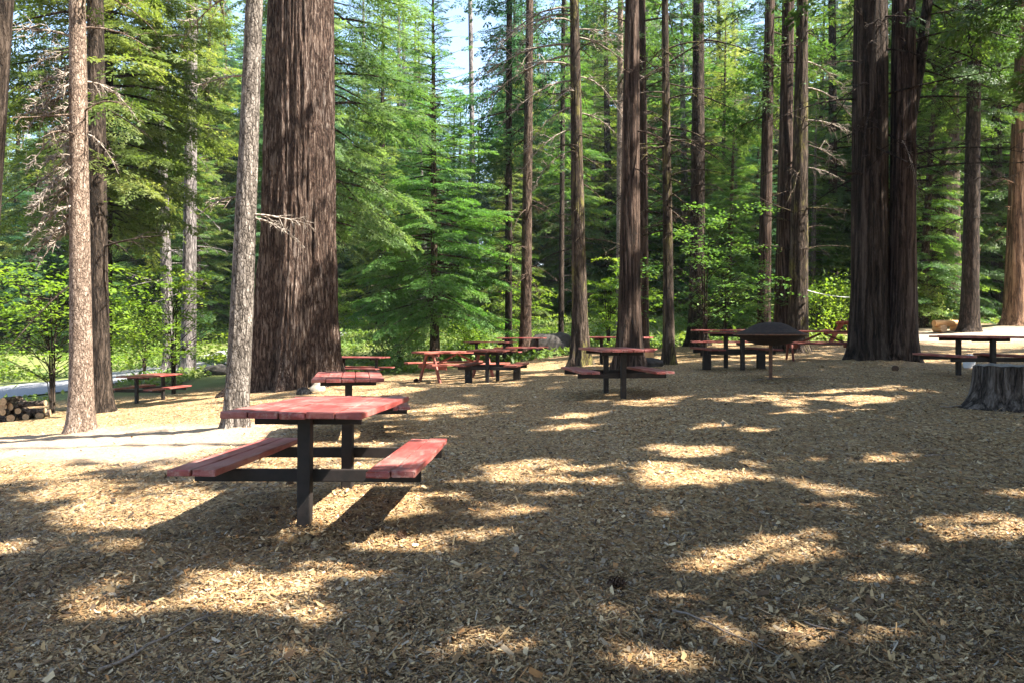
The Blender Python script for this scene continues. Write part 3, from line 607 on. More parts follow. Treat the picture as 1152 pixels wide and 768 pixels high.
# --- the wood behind: a few individual firs, copied
protos = []
SPEC = [(24, 1.5, 4.0, 190, 'fir', FR_MID), (28, 3.0, 4.4, 190, 'bluefir', FR_MID), (20, 1.0, 3.6, 180, 'fir', FR_MID), (26, 6.5, 4.0, 150, 'cedar', FR_MID), (31, 5.0, 4.6, 190, 'bluefir', FR_COARSE), (17, .8, 3.2, 150, 'cedar', FR_MID), (22, 2.0, 4.2, 170, 'fir', FR_COARSE)]
for k, (h, b, rd, nb, cmn, fr) in enumerate(SPEC):
    t = thing('forest_fir', 'dense green fir in the wood behind the picnic ground', 'tree', (0, 0, 0), 0, 'firs of the wood behind the picnic ground')
    mb = MB(); trunk(mb, h, .15 + h * .006, .03, (0, 0), 12, .5, None, .3, .04, 0, 400 + k)
    cm, lm = conifer(h, b, rd, nb, 500 + k, fr, droop=.25, power=.7)
    mb.v += lm.v; mb.f += [f + mb.n for f in lm.f]; mb.n += lm.n; mb.t += lm.t; mb.sm += lm.sm
    rd_ = np.random.default_rng(k + 800)
    for _ in range(26): dead_branch(mb, np.array([0, 0, rd_.uniform(1, h * .45)]), rd_.uniform(0, 6.28), rd_.uniform(.8, 2.6), rd_.normal(0, .25), rd_.uniform(.1, .5), rd_, .022, 5)
    mb.obj('trunk', M[['bark_brown', 'bark_dark', 'bark_grey', 'bark_cedar'][k % 4]], t); cm.obj('crown', M[cmn], t)
    protos.append((t, h))
pts = []
r_ = np.random.default_rng(99)
tries = 0
def allowed(x, d):
    px = CXP + F * x / d
    if abs(px - 576) > 700: return False
    lim = 46 - 12 * (px > 800)
    if d < lim: return False
    if abs(px - 525) < 34 and d < 60: return False
    
    return True
while len(pts) < 180 and tries < 40000:
    tries += 1
    d = 34 + 58 * r_.random() ** 1.1; x = (r_.random() * 1.5 - .75) * d
    if not allowed(x, d): continue
    mn = 3.1 + .022 * d
    if any((x - a) ** 2 + (d - b) ** 2 < mn * mn for a, b in pts): continue
    pts.append((x, d))
used = set()
for (x, d) in sorted(pts, key=lambda q: q[1]):
    px = CXP + F * x / d; z = float(gz(x, d))
    k = r_.integers(0, len(protos)); s = float(np.interp(d, [38, 46, 56, 85], [12, 16, 22, 31])) * r_.uniform(.72, 1.25) / protos[k][1]
    if px < 75:
        s = min(s, (EYE + (HZ - r_.uniform(40, 210)) / F * d - z) / protos[k][1])
    if 480 < px < 568:                                     # the sky shows above these
        top = 75 + 60 * r_.random()
        s = (EYE + (HZ - top) / F * d - z) / protos[k][1]
        if s < .35: continue
    t = protos[k][0]
    o = t if k not in used else copy_tree(t)
    used.add(k)
    o.location = (x, d, z - .05); o.rotation_euler = (r_.normal(0, .028), r_.normal(0, .028), r_.uniform(0, 6.28)); o.scale = (s ** .8 * r_.uniform(.9, 1.1),) * 2 + (s,)

# ------------------------------------------------------------------ ground sheet, road, chips
def sstep(a, b, x): t = np.clip((x - a) / (b - a), 0, 1); return t * t * (3 - 2 * t)
def mounds(x, y):
    z = np.zeros(np.broadcast(x, y).shape)
    for (mx, my, mr) in MOUNDS:
        z = np.maximum(z, (.05 + .12 * mr) * np.exp(-(((x - mx) ** 2 + (y - my) ** 2) / (2.3 * mr + .12) ** 2)))
    return z
def gzf(x, y):  # the sheet's own height, small bumps included
    return gz(x, y) + mounds(x, y) + (vnoise(x * 5, y * 5, 0, 31) - .5) * .03 + (vnoise(x * 14, y * 14, 0, 32) - .5) * .014

xs = np.unique(np.concatenate([np.linspace(-12, 12, 241), np.linspace(-45, 45, 181), np.linspace(-400, 400, 41)]))
ys = np.unique(np.concatenate([np.linspace(0, 22, 221), np.linspace(-25, 95, 181), np.linspace(-300, 600, 41)]))
X, Y = np.meshgrid(xs, ys, indexing='ij')
Zg = gz(X, Y) + mounds(X, Y) + (vnoise(X * 5, Y * 5, 0, 31) - .5) * .03 + (vnoise(X * 14, Y * 14, 0, 32) - .5) * .014
nx, ny = X.shape
ii, jj = np.meshgrid(np.arange(nx - 1), np.arange(ny - 1), indexing='ij')
Q = np.stack([ii * ny + jj, (ii + 1) * ny + jj, (ii + 1) * ny + jj + 1, ii * ny + jj + 1], -1).reshape(-1, 4)
mb = MB(); mb.add(np.stack([X, Y, Zg], -1), Q)
g = tag(mb.obj('ground', M['ground'], tint=False), kind='structure')
wob = (vnoise(X * .35, Y * .35, 0, 3) - .5) * 3
pathd = np.abs((Y - (11.2 - .30 * (X + 7))) + wob * .4)
dirt = (1 - sstep(.5, 2.3, pathd + (vnoise(X * 2, Y * 2, 0, 4) - .5) * 1.2)) * sstep(-2.6, -4.0, X) * .8
dirt = np.maximum(dirt, .9 * (1 - sstep(2, 5, np.hypot(X - 18, (Y - 31) * .8) + wob)))
edge = Y + wob - (25.5 + 3 * np.exp(-((X - 8) / 8) ** 2) - .3 * np.clip(-X - 6, 0, 9))
duff = sstep(0, 2.5, edge) * (1 - .9 * (1 - sstep(3, 6, np.hypot(X - 17, (Y - 31)))))
green = duff * np.maximum(sstep(.42, .62, vnoise(X * .4, Y * .4, 0, 8)) * .8, .85 * sstep(29, 33, Y + wob) * (X < 9))
zc = np.stack([dirt, duff, green, np.ones_like(dirt)], -1).reshape(-1, 4)
a = g.data.attributes.new('zone', 'FLOAT_COLOR', 'POINT'); a.data.foreach_set('color', zc.astype(np.float32).ravel())

mb = MB()
cl = np.array([(-42, 27.5), (-30, 28), (-22, 29), (-16, 31.5), (-13, 36), (-12, 44), (-13, 60)], float)
tt = np.linspace(0, len(cl) - 1, 60); cl = np.stack([np.interp(tt, range(len(cl)), cl[:, k]) for k in (0, 1)], -1)
tg = np.gradient(cl, axis=0); tg /= np.linalg.norm(tg, axis=1)[:, None]; nn = np.stack([-tg[:, 1], tg[:, 0]], -1)
wv = np.linspace(-2.6, 2.6, 9)
Pr = cl[:, None] + nn[:, None] * wv[None, :, None]
Vr = np.concatenate([Pr, (gz(Pr[..., 0], Pr[..., 1]) + .05)[..., None]], -1)
i, j = np.meshgrid(np.arange(59), np.arange(8), indexing='ij')
mb.add(Vr, np.stack([i * 9 + j, (i + 1) * 9 + j, (i + 1) * 9 + j + 1, i * 9 + j + 1], -1).reshape(-1, 4))
tag(mb.obj('road', M['asphalt'], tint=False), kind='structure')

def chips(n):
    u = rng.random(n)
    d = 2.3 / (1 - u * (1 - 2.3 / 17.0)) * 1.0
    x = (rng.random(n) * 1.36 - .68) * d
    k = (rng.random(n) < 1 - .25 * sstep(.56, .70, vnoise(x * .55, d * .8, 0, 61) * .7 + vnoise(x * 2.4, d * 2.4, 0, 62) * .3)) & (rng.random(n) < 1 - .9 * (x < -3.6) * (np.abs(d - (11.2 - .3 * (x + 7))) < 1.7)); d, x = d[k], x[k]; n = len(d)
    ln = np.clip(rng.lognormal(-4.2, .48, n), .008, .075) * (1 + .035 * np.clip(d - 3, 0, 14)); wd = ln * rng.uniform(.22, .6, n)
    sl = rng.random(n) < .3; ln = np.where(sl, ln * 1.7, ln); wd = np.where(sl, ln * rng.uniform(.05, .13, n), wd)
    a = rng.random(n) * 2 * pi; ti = rng.normal(0, .28, n); tj = rng.normal(0, .22, n)
    c = np.stack([x, d, gzf(x, d) + rng.uniform(.0, .010, n) + np.abs(ti) * ln * .4 + np.abs(tj) * wd * .4], -1)
    u = np.stack([np.cos(a), np.sin(a), ti], -1) * ln[:, None] * .5; w = np.stack([-np.sin(a), np.cos(a), tj], -1) * wd[:, None] * .5
    up = np.array([0, 0, 1.])
    s = rng.uniform(.35, 1, (n, 4, 1))
    V = np.stack([c - u * s[:, 0] - w * s[:, 1], c + u * s[:, 1] - w * s[:, 2], c + u * s[:, 2] + w * s[:, 3], c - u * s[:, 3] + w * s[:, 0]], 1)
    mb = MB(); mb.add(V, np.arange(4 * n).reshape(n, 4), smooth=False)
    o = mb.obj('wood_chips', M['chips'], tint=False)
    pr = np.array([w for _, w in PAL], float); pr /= pr.sum(); pc = np.array([c for c, _ in PAL]); pc = .97 * pc * np.array([1.05, 1, .92])
    # drier, paler and darker, damper areas of the mulch
    area = vnoise(x * .8, d * .8, 0, 41) * .6 + vnoise(x * 2.5, d * 2.5, 0, 42) * .4
    col = pc[rng.choice(len(PAL), n, p=pr)] * rng.uniform(.7, 1.15, (n, 1)) * (.45 + 1.0 * area)[:, None]
    at = o.data.attributes.new('chip', 'FLOAT_COLOR', 'FACE')
    at.data.foreach_set('color', np.concatenate([col, np.ones((n, 1))], 1).astype(np.float32).ravel())
    return tag(o, 'loose tan and grey wood chips covering the picnic ground', 'wood chips', kind='stuff')
chips(560000)

# ------------------------------------------------------------------ shrubs and low plants
def leaves(mb, P, size, tint, r, flat=.35):
    n = len(P); a = r.random(n) * 2 * pi; l = size * r.uniform(.6, 1.3, n)
    u = np.stack([np.cos(a), np.sin(a), r.normal(-.15, flat, n)], -1) * l[:, None]; w = np.stack([-np.sin(a), np.cos(a), r.normal(0, flat, n)], -1) * (l * .33)[:, None]
    V = np.stack([P, P + u * .42 + w, P + u, P + u * .42 - w], 1)
    mb.add(V, np.arange(4 * n).reshape(n, 4), tint, smooth=False)
def shrub(label, x, d, h, rad, n, seed, mat='broad', cat='shrub', name='leafy_shrub', size=.11, layers=True, z0=.25, group=None):
    r = np.random.default_rng(seed); z = float(gz(x, d))
    t = thing(name, label, cat, (x, d, z - .02), 0, group)
    sm, lm = MB(), MB()
    for k in range(n):
        a = r.random() * 2 * pi; u = (k + r.random()) / n; zz = h * (z0 + (1 - z0) * u); rr = rad * (r.random() ** .5) * (1 - .55 * max(0, u - .35))
        e = np.array([cos(a) * rr, sin(a) * rr, zz]); o = np.array([cos(a) * .08, sin(a) * .08, max(0.0, zz * .72 - .1)])
        mid = (o + e) / 2 + np.array([0, 0, .18 * rr]); tube(sm, [np.array([0, 0, 0]) if k < 4 else o, o, mid, e], [.014, .011, .006, .002], 4, cap=False)
        m = int(r.uniform(60, 120)); s = rad * r.uniform(.22, .42)
        dd = np.array([cos(a + r.normal(0, .4)), sin(a + r.normal(0, .4)), 0]); dd /= np.linalg.norm(dd); sd = np.array([-dd[1], dd[0], 0])
        q = r.random((m, 1)) * 2.2 - 1.2; wq = r.normal(0, 1, (m, 1)) * (.42 * (1.1 - q).clip(.15, 1))
        P = e + (dd * q + sd * wq * .8) * s + (np.array([0, 0, 1.]) * r.normal(0, .05 if layers else .45, (m, 1))) * s
        P[:, 2] -= .22 * s * (q[:, 0] ** 2 + wq[:, 0] ** 2); P[:, 2] = np.maximum(P[:, 2], .05)
        leaves(lm, P, size * .78, np.clip(r.random() * .6 + r.random(m) * .4, 0, 1), r, .3 if layers else .6)
    for k in range(3): tube(sm, [(0.03 * k, .02 * k, -.05), (.06 * k - .05, .03, h * .4), (.15 * k - .15, .1 * (k - 1), h * .85)], [.03, .022, .006], 5, cap=False)
    sm.obj('stem', M['bark_dark'], t); lm.obj('foliage', M[mat], t)
    return t
shrub('bright yellow green maple by the road at the left edge', -11.7, 20.3, 3.9, 3.2, 62, 1, size=.15, z0=.3,  name='vine_maple')
shrub('bright green maple beyond the slim tan trunk', -10.4, 24.5, 4.0, 2.4, 46, 2, size=.15, z0=.3, name='vine_maple')
shrub('leafy dogwood with drooping layered branches behind the post bench table', 5.9, 24.5, 4.6, 2.4, 44, 3, 'dogwood', size=.13, name='dogwood')
shrub('small glowing green bush beneath the mossy bare branched trunk', 3.6, 30, 2.6, 1.2, 34, 4, size=.12)
shrub('low lime green bush at the foot of the young fir', -1.9, 33, 1.5, 1.6, 36, 5, size=.11, layers=False)
shrub('low green bush behind the young fir, nearer the giant trunk', -4.4, 31, 1.3, 1.4, 30, 6, 'herb', size=.11, layers=False)
shrub('lime green bush behind the table by the double trunk', 12.2, 32, 2.0, 2.0, 44, 7, size=.12, layers=False)
shrub('rounded green bush left of the orange trunk', 17.4, 34, 1.7, 1.5, 34, 8, 'herb', size=.12, layers=False)
shrub('dark green leafy dogwood left of the wooden post bench', 7.2, 27, 3.0, 1.9, 34, 9, 'dogwood', size=.13, name='dogwood')
shrub('bushy green shrub between the two thin centre trunks', .4, 34, 3.0, 1.6, 40, 10, size=.11)
shrub('broad pale shrub behind the lone table on the left', -8.6, 27.5, 1.5, 1.5, 34, 11, 'herb', size=.1, layers=False)
shrub('loose green shrub on the bank left of the grey trunks', -15.2, 33, 2.6, 2.2, 44, 12, size=.12, layers=False)
shrub('tall yellow green shrub far beyond the giant tree', -7.4, 33, 3.4, 1.8, 44, 13, size=.12)
shrub('loose lime shrub glowing behind the fluted cedar', 4.6, 33, 3.6, 1.6, 46, 14, size=.12)

def cover(n, seed):
    r = np.random.default_rng(seed); mb = MB()
    d = r.uniform(24, 62, n * 3); x = r.uniform(-.7, .7, n * 3) * d
    w2 = (vnoise(x * .35, d * .35, 0, 3) - .5) * 3
    e = d + w2 - (26.5 + 3 * np.exp(-((x - 8) / 8) ** 2) - .3 * np.clip(-x - 6, 0, 9))
    keep = (e > 0) & (vnoise(x * .5, d * .5, 0, 8) > .40) & (np.hypot(x - 17, d - 31) > 4.5) & ~((x < -11) & (np.abs(d - 30) < 4.2) & (x < -14))
    x, d = x[keep][:n], d[keep][:n]; n = len(x)
    P = np.stack([x, d, gz(x, d) + r.uniform(.02, .35, n) ** 1.2], -1)
    leaves(mb, P, .16, np.clip(vnoise(x * 1.2, d * 1.2, 0, 51) * .7 + .3 * r.random(n), 0, 1), r, .6)
    tag(mb.obj('undergrowth', M['herb']), 'low green undergrowth along the edge of the wood', 'undergrowth', kind='stuff')
cover(80000, 3)

# ------------------------------------------------------------------ picnic tables
def build_table(posts=False):
    rm = M['redshade'] if posts else M['red']  # post tables get the darker timber to stand for their shade
    t = thing('picnic_table', '', 'picnic table', (0, 0, 0), 0, 'red picnic tables')
    mb = MB(); x = -.42
    for k, w in enumerate((.165, .175, .16, .17, .165)):
        l = 1.70 + random.uniform(-.012, .012); box(mb, x + w / 2, random.uniform(-.008, .008), .741 + random.uniform(-.003, .003), w - .008, l, .038, .006, tint=random.uniform(0, 1), rough=.0014, cuts=8, rx=random.uniform(-.003, .003), ry=random.uniform(-.012, .012)); x += w
    mb.obj('tabletop', rm, t)
    for s in (-1, 1):
        mb = MB()
        for q in (-1, 1):
            box(mb, s * .575 + q * .0725, random.uniform(-.01, .01), .410 + random.uniform(-.004, .004), .137, 1.72 + random.uniform(-.015, .015), .038, .007, tint=random.uniform(0, 1), rough=.0014, cuts=8, ry=random.uniform(-.02, .02))
        mb.obj('bench', rm, t)
    for y in (-.56, .56):
        mb = MB(); box(mb, 0, y, .31, .080, .080, .80, .008); mb.obj('leg', M['frame'], t)
        mb = MB(); box(mb, 0, y + .062, .347, 1.40, .038, .076, .005); mb.obj('crossbar', M['frame'], t)
        mb = MB(); box(mb, 0, y + .062, .690, .66, .038, .060, .005); mb.obj('top_bracket', M['frame'], t)
    if posts:
        for s in (-1, 1):
            mb = MB(); box(mb, s * .575, 0, .155, .15, .15, .505, .01, rough=.002); mb.obj('bench_post', M['frame'], t)
    return t
tabA = build_table(); tabB = build_table(True)
TABLES = [  # x, d, rot z, tilt, posts, label
    (-1.19, 5.30, R(-1.5), R(-1.6), 0, 'large weathered red picnic table nearest the camera'),
    (-2.02, 9.9, R(11), 0, 0, 'small looking red picnic table directly behind the nearest one'),
    None, None, None, None, None]
def put(proto, x, d, rz, label, tilt=0, first=False, sink=0):
    o = proto if first else copy_tree(proto)
    o['label'] = label; o.location = (x, d, float(gz(x, d)) + .005 - sink); o.rotation_euler = (tilt, 0, rz); return o
put(tabA, -1.245, 5.42, R(-1.5), 'large weathered red picnic table nearest the camera', R(-1.6), True, .055)
put(tabA, -2.06, 10.1, R(11), 'red picnic table standing just behind the nearest one')
put(tabA, 1.65, 12.9, R(7), 'red picnic table in front of the fluted cedar trunk')
put(tabA, 8.45, 14.6, R(-1), 'red picnic table behind the tree stump at the right')
put(tabA, -9.95, 22.0, R(-12), 'lone red picnic table on the sunny slope at the left')
put(tabB, -.45, 18.6, R(-11), 'dark picnic table with post benches left of the mossy trunk', 0, True)
put(tabB, 4.66, 16.8, R(2), 'dark picnic table with post benches beside the round grill')
put(tabA, 3.05, 22.6, R(62), 'sunlit red picnic table between cedar and slender trunk')
put(tabA, -4.75, 25.0, R(75), 'far red picnic table at the right foot of the giant tree')
put(tabA, -.75, 27.5, R(60), 'far dark red picnic table left of the dark stump')
put(tabA, .35, 28.5, R(80), 'farthest red picnic table beside the two thin trunks')
put(tabA, 6.1, 23.3, R(80), 'shaded red picnic table in the dogwood behind the round grill')

def timber_table(mat):
    t = thing('timber_table', '', 'picnic table', (0, 0, 0), 0, 'heavy timber picnic tables')
    mb = MB()
    for k in range(4): box(mb, 0, -.3 + .2 * k, .735, 2.3 + random.uniform(-.02, .02), .19, .05, .008, tint=random.random(), rough=.001, cuts=6)
    mb.obj('tabletop', M[mat], t)
    for s in (-1, 1):
        mb = MB(); box(mb, 0, s * .72, .44, 2.3, .26, .05, .008, rough=.001, cuts=6); mb.obj('bench', M[mat], t)
    for s in (-1, 1):
        for q in (-1, 1):
            mb = MB(); box(mb, s * .8 + q * .022, q * .43, .335, .042, .10, .85, .006, rx=q * .5); mb.obj('leg', M[mat], t)
        mb = MB(); box(mb, s * .8 - s * .07, 0, .36, .042, 1.62, .10, .006); mb.obj('crossbeam', M[mat], t)
        mb = MB(); box(mb, s * .8 - s * .07, 0, .675, .042, .76, .068, .006); mb.obj('top_cleat', M[mat], t)
        mb = MB(); box(mb, s * .38, 0, .525, .76, .075, .045, .006, ry=s * .42); mb.obj('brace', M[mat], t)
    return t
ta = timber_table('redshade'); ta['label'] = 'heavy dark red timber table partly behind the double trunk'
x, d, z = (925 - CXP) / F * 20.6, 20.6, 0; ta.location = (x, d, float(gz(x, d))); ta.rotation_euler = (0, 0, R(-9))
tb = timber_table('redlit'); tb['label'] = 'sunlit red timber table behind the post bench table, near the young fir'
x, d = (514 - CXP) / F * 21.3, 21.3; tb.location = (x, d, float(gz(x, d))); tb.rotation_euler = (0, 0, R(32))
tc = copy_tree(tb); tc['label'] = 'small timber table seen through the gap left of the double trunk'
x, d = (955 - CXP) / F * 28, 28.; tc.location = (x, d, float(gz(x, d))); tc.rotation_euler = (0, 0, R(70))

# ------------------------------------------------------------------ barbecue, stump, logs, stones, cones, twigs
def lathe(mb, prof, n=32, c=(0, 0)):
    prof = np.array(prof, float); a = np.arange(n) / n * 2 * pi
    V = np.stack([c[0] + prof[:, None, 0] * np.cos(a), c[1] + prof[:, None, 0] * np.sin(a), prof[:, None, 1] + 0 * a], -1)
    m = len(prof); i, j = np.meshgrid(np.arange(m - 1), np.arange(n), indexing='ij'); j2 = (j + 1) % n
    mb.add(V, np.stack([i * n + j, i * n + j2, (i + 1) * n + j2, (i + 1) * n + j], -1).reshape(-1, 4))
x, d, z = ground_hit(867, 426)
gr = thing('barbecue_grill', 'round black iron grill with shallow lid on a single thin post', 'grill', (x, d, z))
S_ = d / F
b = MB(); lathe(b, [(.001, .60), (.15, .595), (.33, .63), (.52, .71), (.60, .765), (.61, .77), (.59, .775), (.5, .73), (.001, .66)], 40); b.obj('fire_bowl', M['iron'], gr)
b = MB(); lathe(b, [(.62, .772), (.63, .786), (.52, .82), (.40, .88), (.30, .94), (.18, .98), (.05, .995), (.001, .995)], 40); b.obj('lid', M['iron'], gr)
b = MB(); a_ = np.linspace(0, 2 * pi, 49); tube(b, np.stack([.625 * np.cos(a_), .625 * np.sin(a_), .775 + 0 * a_], -1), .014, 6); b.obj('rim', M['rust'], gr)
b = MB(); lathe(b, [(.034, -.2), (.034, .60), (.001, .602)], 12); b.obj('post', M['rust'], gr)

x, d, z = ground_hit(1132, 456)
st = thing('tree_stump', 'broad grey cut tree stump in front of the right hand table', 'stump', (x + .02, d, z - .03))
b = MB(); hs = 45 / F * d + .03; r0 = .37
zs = np.concatenate([[-.15], np.linspace(0, hs, 26)]); a = np.arange(72) / 72 * 2 * pi
A, Zz = np.meshgrid(a, zs)
rr = r0 * (1 + .42 * np.exp(-np.clip(Zz, 0, 9) / .16)) * (1 + .025 * np.sin(A * 7 + 1) + .10 * (vnoise(np.cos(A) * 3, np.sin(A) * 3, Zz * .8, 5) - .5) + .06 * (vnoise(np.cos(A) * 9, np.sin(A) * 9, Zz * 2, 6) - .5) + np.exp(-np.clip(Zz, 0, 9) / .12) * .35 * (vnoise(np.cos(A) * 1.8, np.sin(A) * 1.8, 0 * Zz, 8) - .4))
top = .025 * (vnoise(np.cos(A) * 4, np.sin(A) * 4, 0, 14) - .5) * (Zz > hs - .01)
n = len(zs); i, j = np.meshgrid(np.arange(n - 1), np.arange(72), indexing='ij'); j2 = (j + 1) % 72
b.add(np.stack([rr * np.cos(A), rr * np.sin(A), Zz + top], -1), np.stack([i * 72 + j, i * 72 + j2, (i + 1) * 72 + j2, (i + 1) * 72 + j], -1).reshape(-1, 4))
b.obj('stump_side', M['stumpbark'], st)
b = MB(); rt = rr[-1]; rs = np.linspace(1, .02, 10)
V = np.stack([rt[None] * rs[:, None] * np.cos(a), rt[None] * rs[:, None] * np.sin(a), hs + .004 + top[-1][None] * rs[:, None] + .012 * (vnoise(rs[:, None] * 20 + 0 * a, 0 * a, np.cos(a) * 1., 3) - .5)], -1)
i, j = np.meshgrid(np.arange(9), np.arange(72), indexing='ij'); j2 = (j + 1) % 72
b.add(V, np.stack([i * 72 + j, i * 72 + j2, (i + 1) * 72 + j2, (i + 1) * 72 + j], -1).reshape(-1, 4)); b.obj('cut_face', M['stumptop'], st)

def logmesh(L, r, seed):
    b = MB(); s = np.linspace(-L / 2, L / 2, 10); a = np.arange(16) / 16 * 2 * pi; A, Sx = np.meshgrid(a, s)
    rr = r * (1 + .14 * (vnoise(np.cos(A) * 1.5, np.sin(A) * 1.5, Sx, seed) - .5) + .08 * (vnoise(np.cos(A) * 5, np.sin(A) * 5, Sx * 2, seed + 1) - .5))
    V = np.stack([Sx, rr * np.cos(A), rr * np.sin(A) + .02 * np.sin(Sx * 2 + seed)], -1)
    i, j = np.meshgrid(np.arange(9), np.arange(16), indexing='ij'); j2 = (j + 1) % 16
    b.add(V, np.stack([i * 16 + j, i * 16 + j2, (i + 1) * 16 + j2, (i + 1) * 16 + j], -1).reshape(-1, 4))
    e = MB()
    for q, sg in ((0, -1), (9, 1)):
        c = V[q] + np.array([sg * .004, 0, 0]); 
        if q == 0: e0_ = MB(); e0_.add(c, [list(range(16))[::-1]], smooth=False)
        else: e.add(c, [list(range(16))], smooth=False)
    return b, (e0_, e)
def make_log(name, label, cat, L, r, seed, loc, rot, m1='logbark', m2='logend', group=None):
    b, e = logmesh(L, r, seed); o = b.obj(name, M[m1], None, loc); o.rotation_euler = rot; tag(o, label, cat, group)
    
    for q in e: q.obj('cut_end', M[m2], o)
    return o
x0, d0, z0 = ground_hit(22, 472)
rl = np.random.default_rng(4)
proto_logs = []
spots = [(-.75, .0, 0), (-.45, .1, 0), (-.15, -.05, 0), (.12, .1, 0), (.40, .0, 0), (.68, .05, 0), (-.6, .05, 1), (-.3, 0, 1), (0, .08, 1), (.27, .0, 1), (-.45, .0, 2), (-.12, .05, 2), (.15, 0, 2), (-.3, 0, 3), (.95, -.1, 0)]
for k, (ax, ay, lv) in enumerate(spots):
    long = k % 3 == 0
    lx, ly = x0 + ax * .62, d0 + ay
    lz = float(gz(lx, ly)) + .08 + lv * .13
    make_log('firewood_log', ('charred dark log in the firewood heap by the road' if long else 'cut round log in the firewood heap by the road'), 'log', 1.0 if long else rl.uniform(.4, .55), rl.uniform(.05, .088), 30 + k, (lx, ly, lz), (rl.uniform(0, 6), rl.normal(0, .05), (rl.uniform(-.4, .4) if long else pi / 2 + rl.uniform(-.5, .5))), 'logbark', 'logend', 'charred firewood logs' if long else 'cut firewood logs')
# peeled log seat, far right
d = 31.5; x = (1067 - CXP) / F * d; z = float(gz(x, d))
o = make_log('log_bench', 'fresh orange peeled log laid as a seat beyond the double trunk', 'log', 1.25, .13, 71, (x, d, z + .34), (0, 0, R(8)), 'newlog', 'newlog')
for s in (-.38, .38):
    b, e = logmesh(.5, .15, 80 + int(s * 10)); q = b.obj('log_support', M['newlog'], o, (s, 0, -.21)); q.rotation_euler = (0, 0, R(90))
    [c.obj('cut_end', M['logend'], q) for c in e]
d = 20.6; x = (730 - CXP) / F * d; z = float(gz(x, d))
make_log('log_round', 'pale upright log round beside the slender dark trunk', 'log', .42, .12, 91, (x, d, z + .19), (0, R(90), 0), 'newlog', 'logend')

def rock(label, loc, s, seed, mat='rock', name='rock'):
    bm = bmesh.new(); bmesh.ops.create_icosphere(bm, subdivisions=4, radius=1)
    V = np.array([v.co[:] for v in bm.verts])
    dsp = .7 + .55 * vnoise(V[:, 0] * 1.3 + seed, V[:, 1] * 1.3, V[:, 2] * 1.3, seed) + .14 * vnoise(V[:, 0] * 5, V[:, 1] * 5, V[:, 2] * 5, seed)
    V = V * dsp[:, None] * np.array(s)
    for v, c in zip(bm.verts, V): v.co = c
    mb = MB(); bm_take(mb, bm, .5, True); return tag(mb.obj(name, M[mat], None, loc), label, 'rock')
x, d, z = ground_hit(357, 442); rock('pale tan angular rock at the foot of the giant tree', (x, d, z + .08), (.16, .14, .17), 3)
x, d, z = ground_hit(343, 444); rock('brown flat rock left of the pale rock at the giant tree', (x, d, z + .04), (.17, .14, .11), 7, 'stumpbark')
x, d, z = ground_hit(729, 414); rock('low black boulder between the cedar and the slender trunk', (x, d, z + .08), (.30, .22, .15), 11, 'darkrock', 'boulder')
x, d, z = ground_hit(234, 424); rock('dark mossy boulder in the grass behind the lone table', (x, d + 1, z + .15), (.5, .4, .28), 15, 'darkrock', 'boulder')
d = 29.5; x = (620 - CXP) / F * d; rock('dark broken old stump overgrown by plants in the wood edge', (x, d, float(gz(x, d)) + .2), (.75, .5, .62), 21, 'darkrock', 'old_stump')

def pine_cone(label, px, py, s, rot):
    x, d, z = ground_hit(px, py)
    mb = MB(); tube(mb, [(0, 0, -.5), (0, 0, 0), (0, 0, .45)], [.12, .16, .04], 8)
    for k in range(64):
        u = k / 64; zz = -.5 + u; a = k * 2.39996; rr = .33 * sin(pi * min(1, .18 + u * .82)) ** .7 + .05
        hd = np.array([cos(a), sin(a), 0]); sd = np.array([-sin(a), cos(a), 0]); up = np.array([0, 0, 1.])
        p = hd * .1 + up * zz; q = hd * rr + up * (zz + .10); w = .10 * sin(pi * (.15 + .8 * u)) + .03
        mb.add([p - sd * w * .5, q - sd * w, q + hd * .02 + up * .05, q + sd * w, p + sd * w * .5, q - up * .035], [[0, 1, 5, 4], [0, 4, 3, 1], [1, 2, 3, 5]], smooth=False)
    o = mb.obj('pine_cone', M['cone'], None, (x, d, z + .3 * s)); o.scale = (s, s, s); o.rotation_euler = rot
    return tag(o, label, 'pine cone', 'fallen pine cones')
pine_cone('dark pine cone lying alone in the middle of the foreground chips', 693, 662, .085, (1.4, .2, 1.2))
pine_cone('brown pine cone near the shadow of the nearest bench', 452, 606, .08, (1.3, 0, .3))
pine_cone('small pine cone on the chips by the nearest table leg', 326, 545, .06, (1.5, 0, 2.3))
pine_cone('pine cone in the shade before the double trunk', 1007, 417, .16, (1.5, 0, 2.3))
pine_cone('pine cone lying on bright ground between the centre tables', 468, 430, .16, (1.2, 0, .7))

def twig(label, x0p, y0p, x1p, y1p, r, seed, forks=2):
    a, b = np.array(ground_hit(x0p, y0p)), np.array(ground_hit(x1p, y1p)); rr = np.random.default_rng(seed)
    mb = MB(); ts = np.linspace(0, 1, 9); L = np.linalg.norm(b - a); sd = np.cross(b - a, [0, 0, 1]); sd /= np.linalg.norm(sd)
    P = a + (b - a) * ts[:, None] + sd * (np.cumsum(rr.normal(0, .016, 9)) * L)[:, None]
    P[:, 2] = gzf(P[:, 0], P[:, 1]) + r + .012
    tube(mb, P - a, np.linspace(r, r * .4, 9), 6)
    for _ in range(forks):
        k = rr.integers(2, 7); q = P[k] - a; dv = (b - a) / L * .6 + sd * rr.choice([-1, 1]) * .6
        tube(mb, [q, q + dv * L * .1 + np.array([0, 0, .012]), q + dv * L * .2], [r * .6, r * .4, r * .2], 5)
    return tag(mb.obj('fallen_twig', M['twig'], None, a), label, 'twig', 'twigs fallen on the chips')
twig('long grey twig slanting through the shade below the nearest table', 110, 760, 245, 690, .007, 1)
twig('thin brown twig lying under the bright patch at the left', 436, 663, 480, 648, .004, 2, 1)
twig('long thin twig in the lower right foreground', 760, 690, 870, 742, .005, 3, 3)
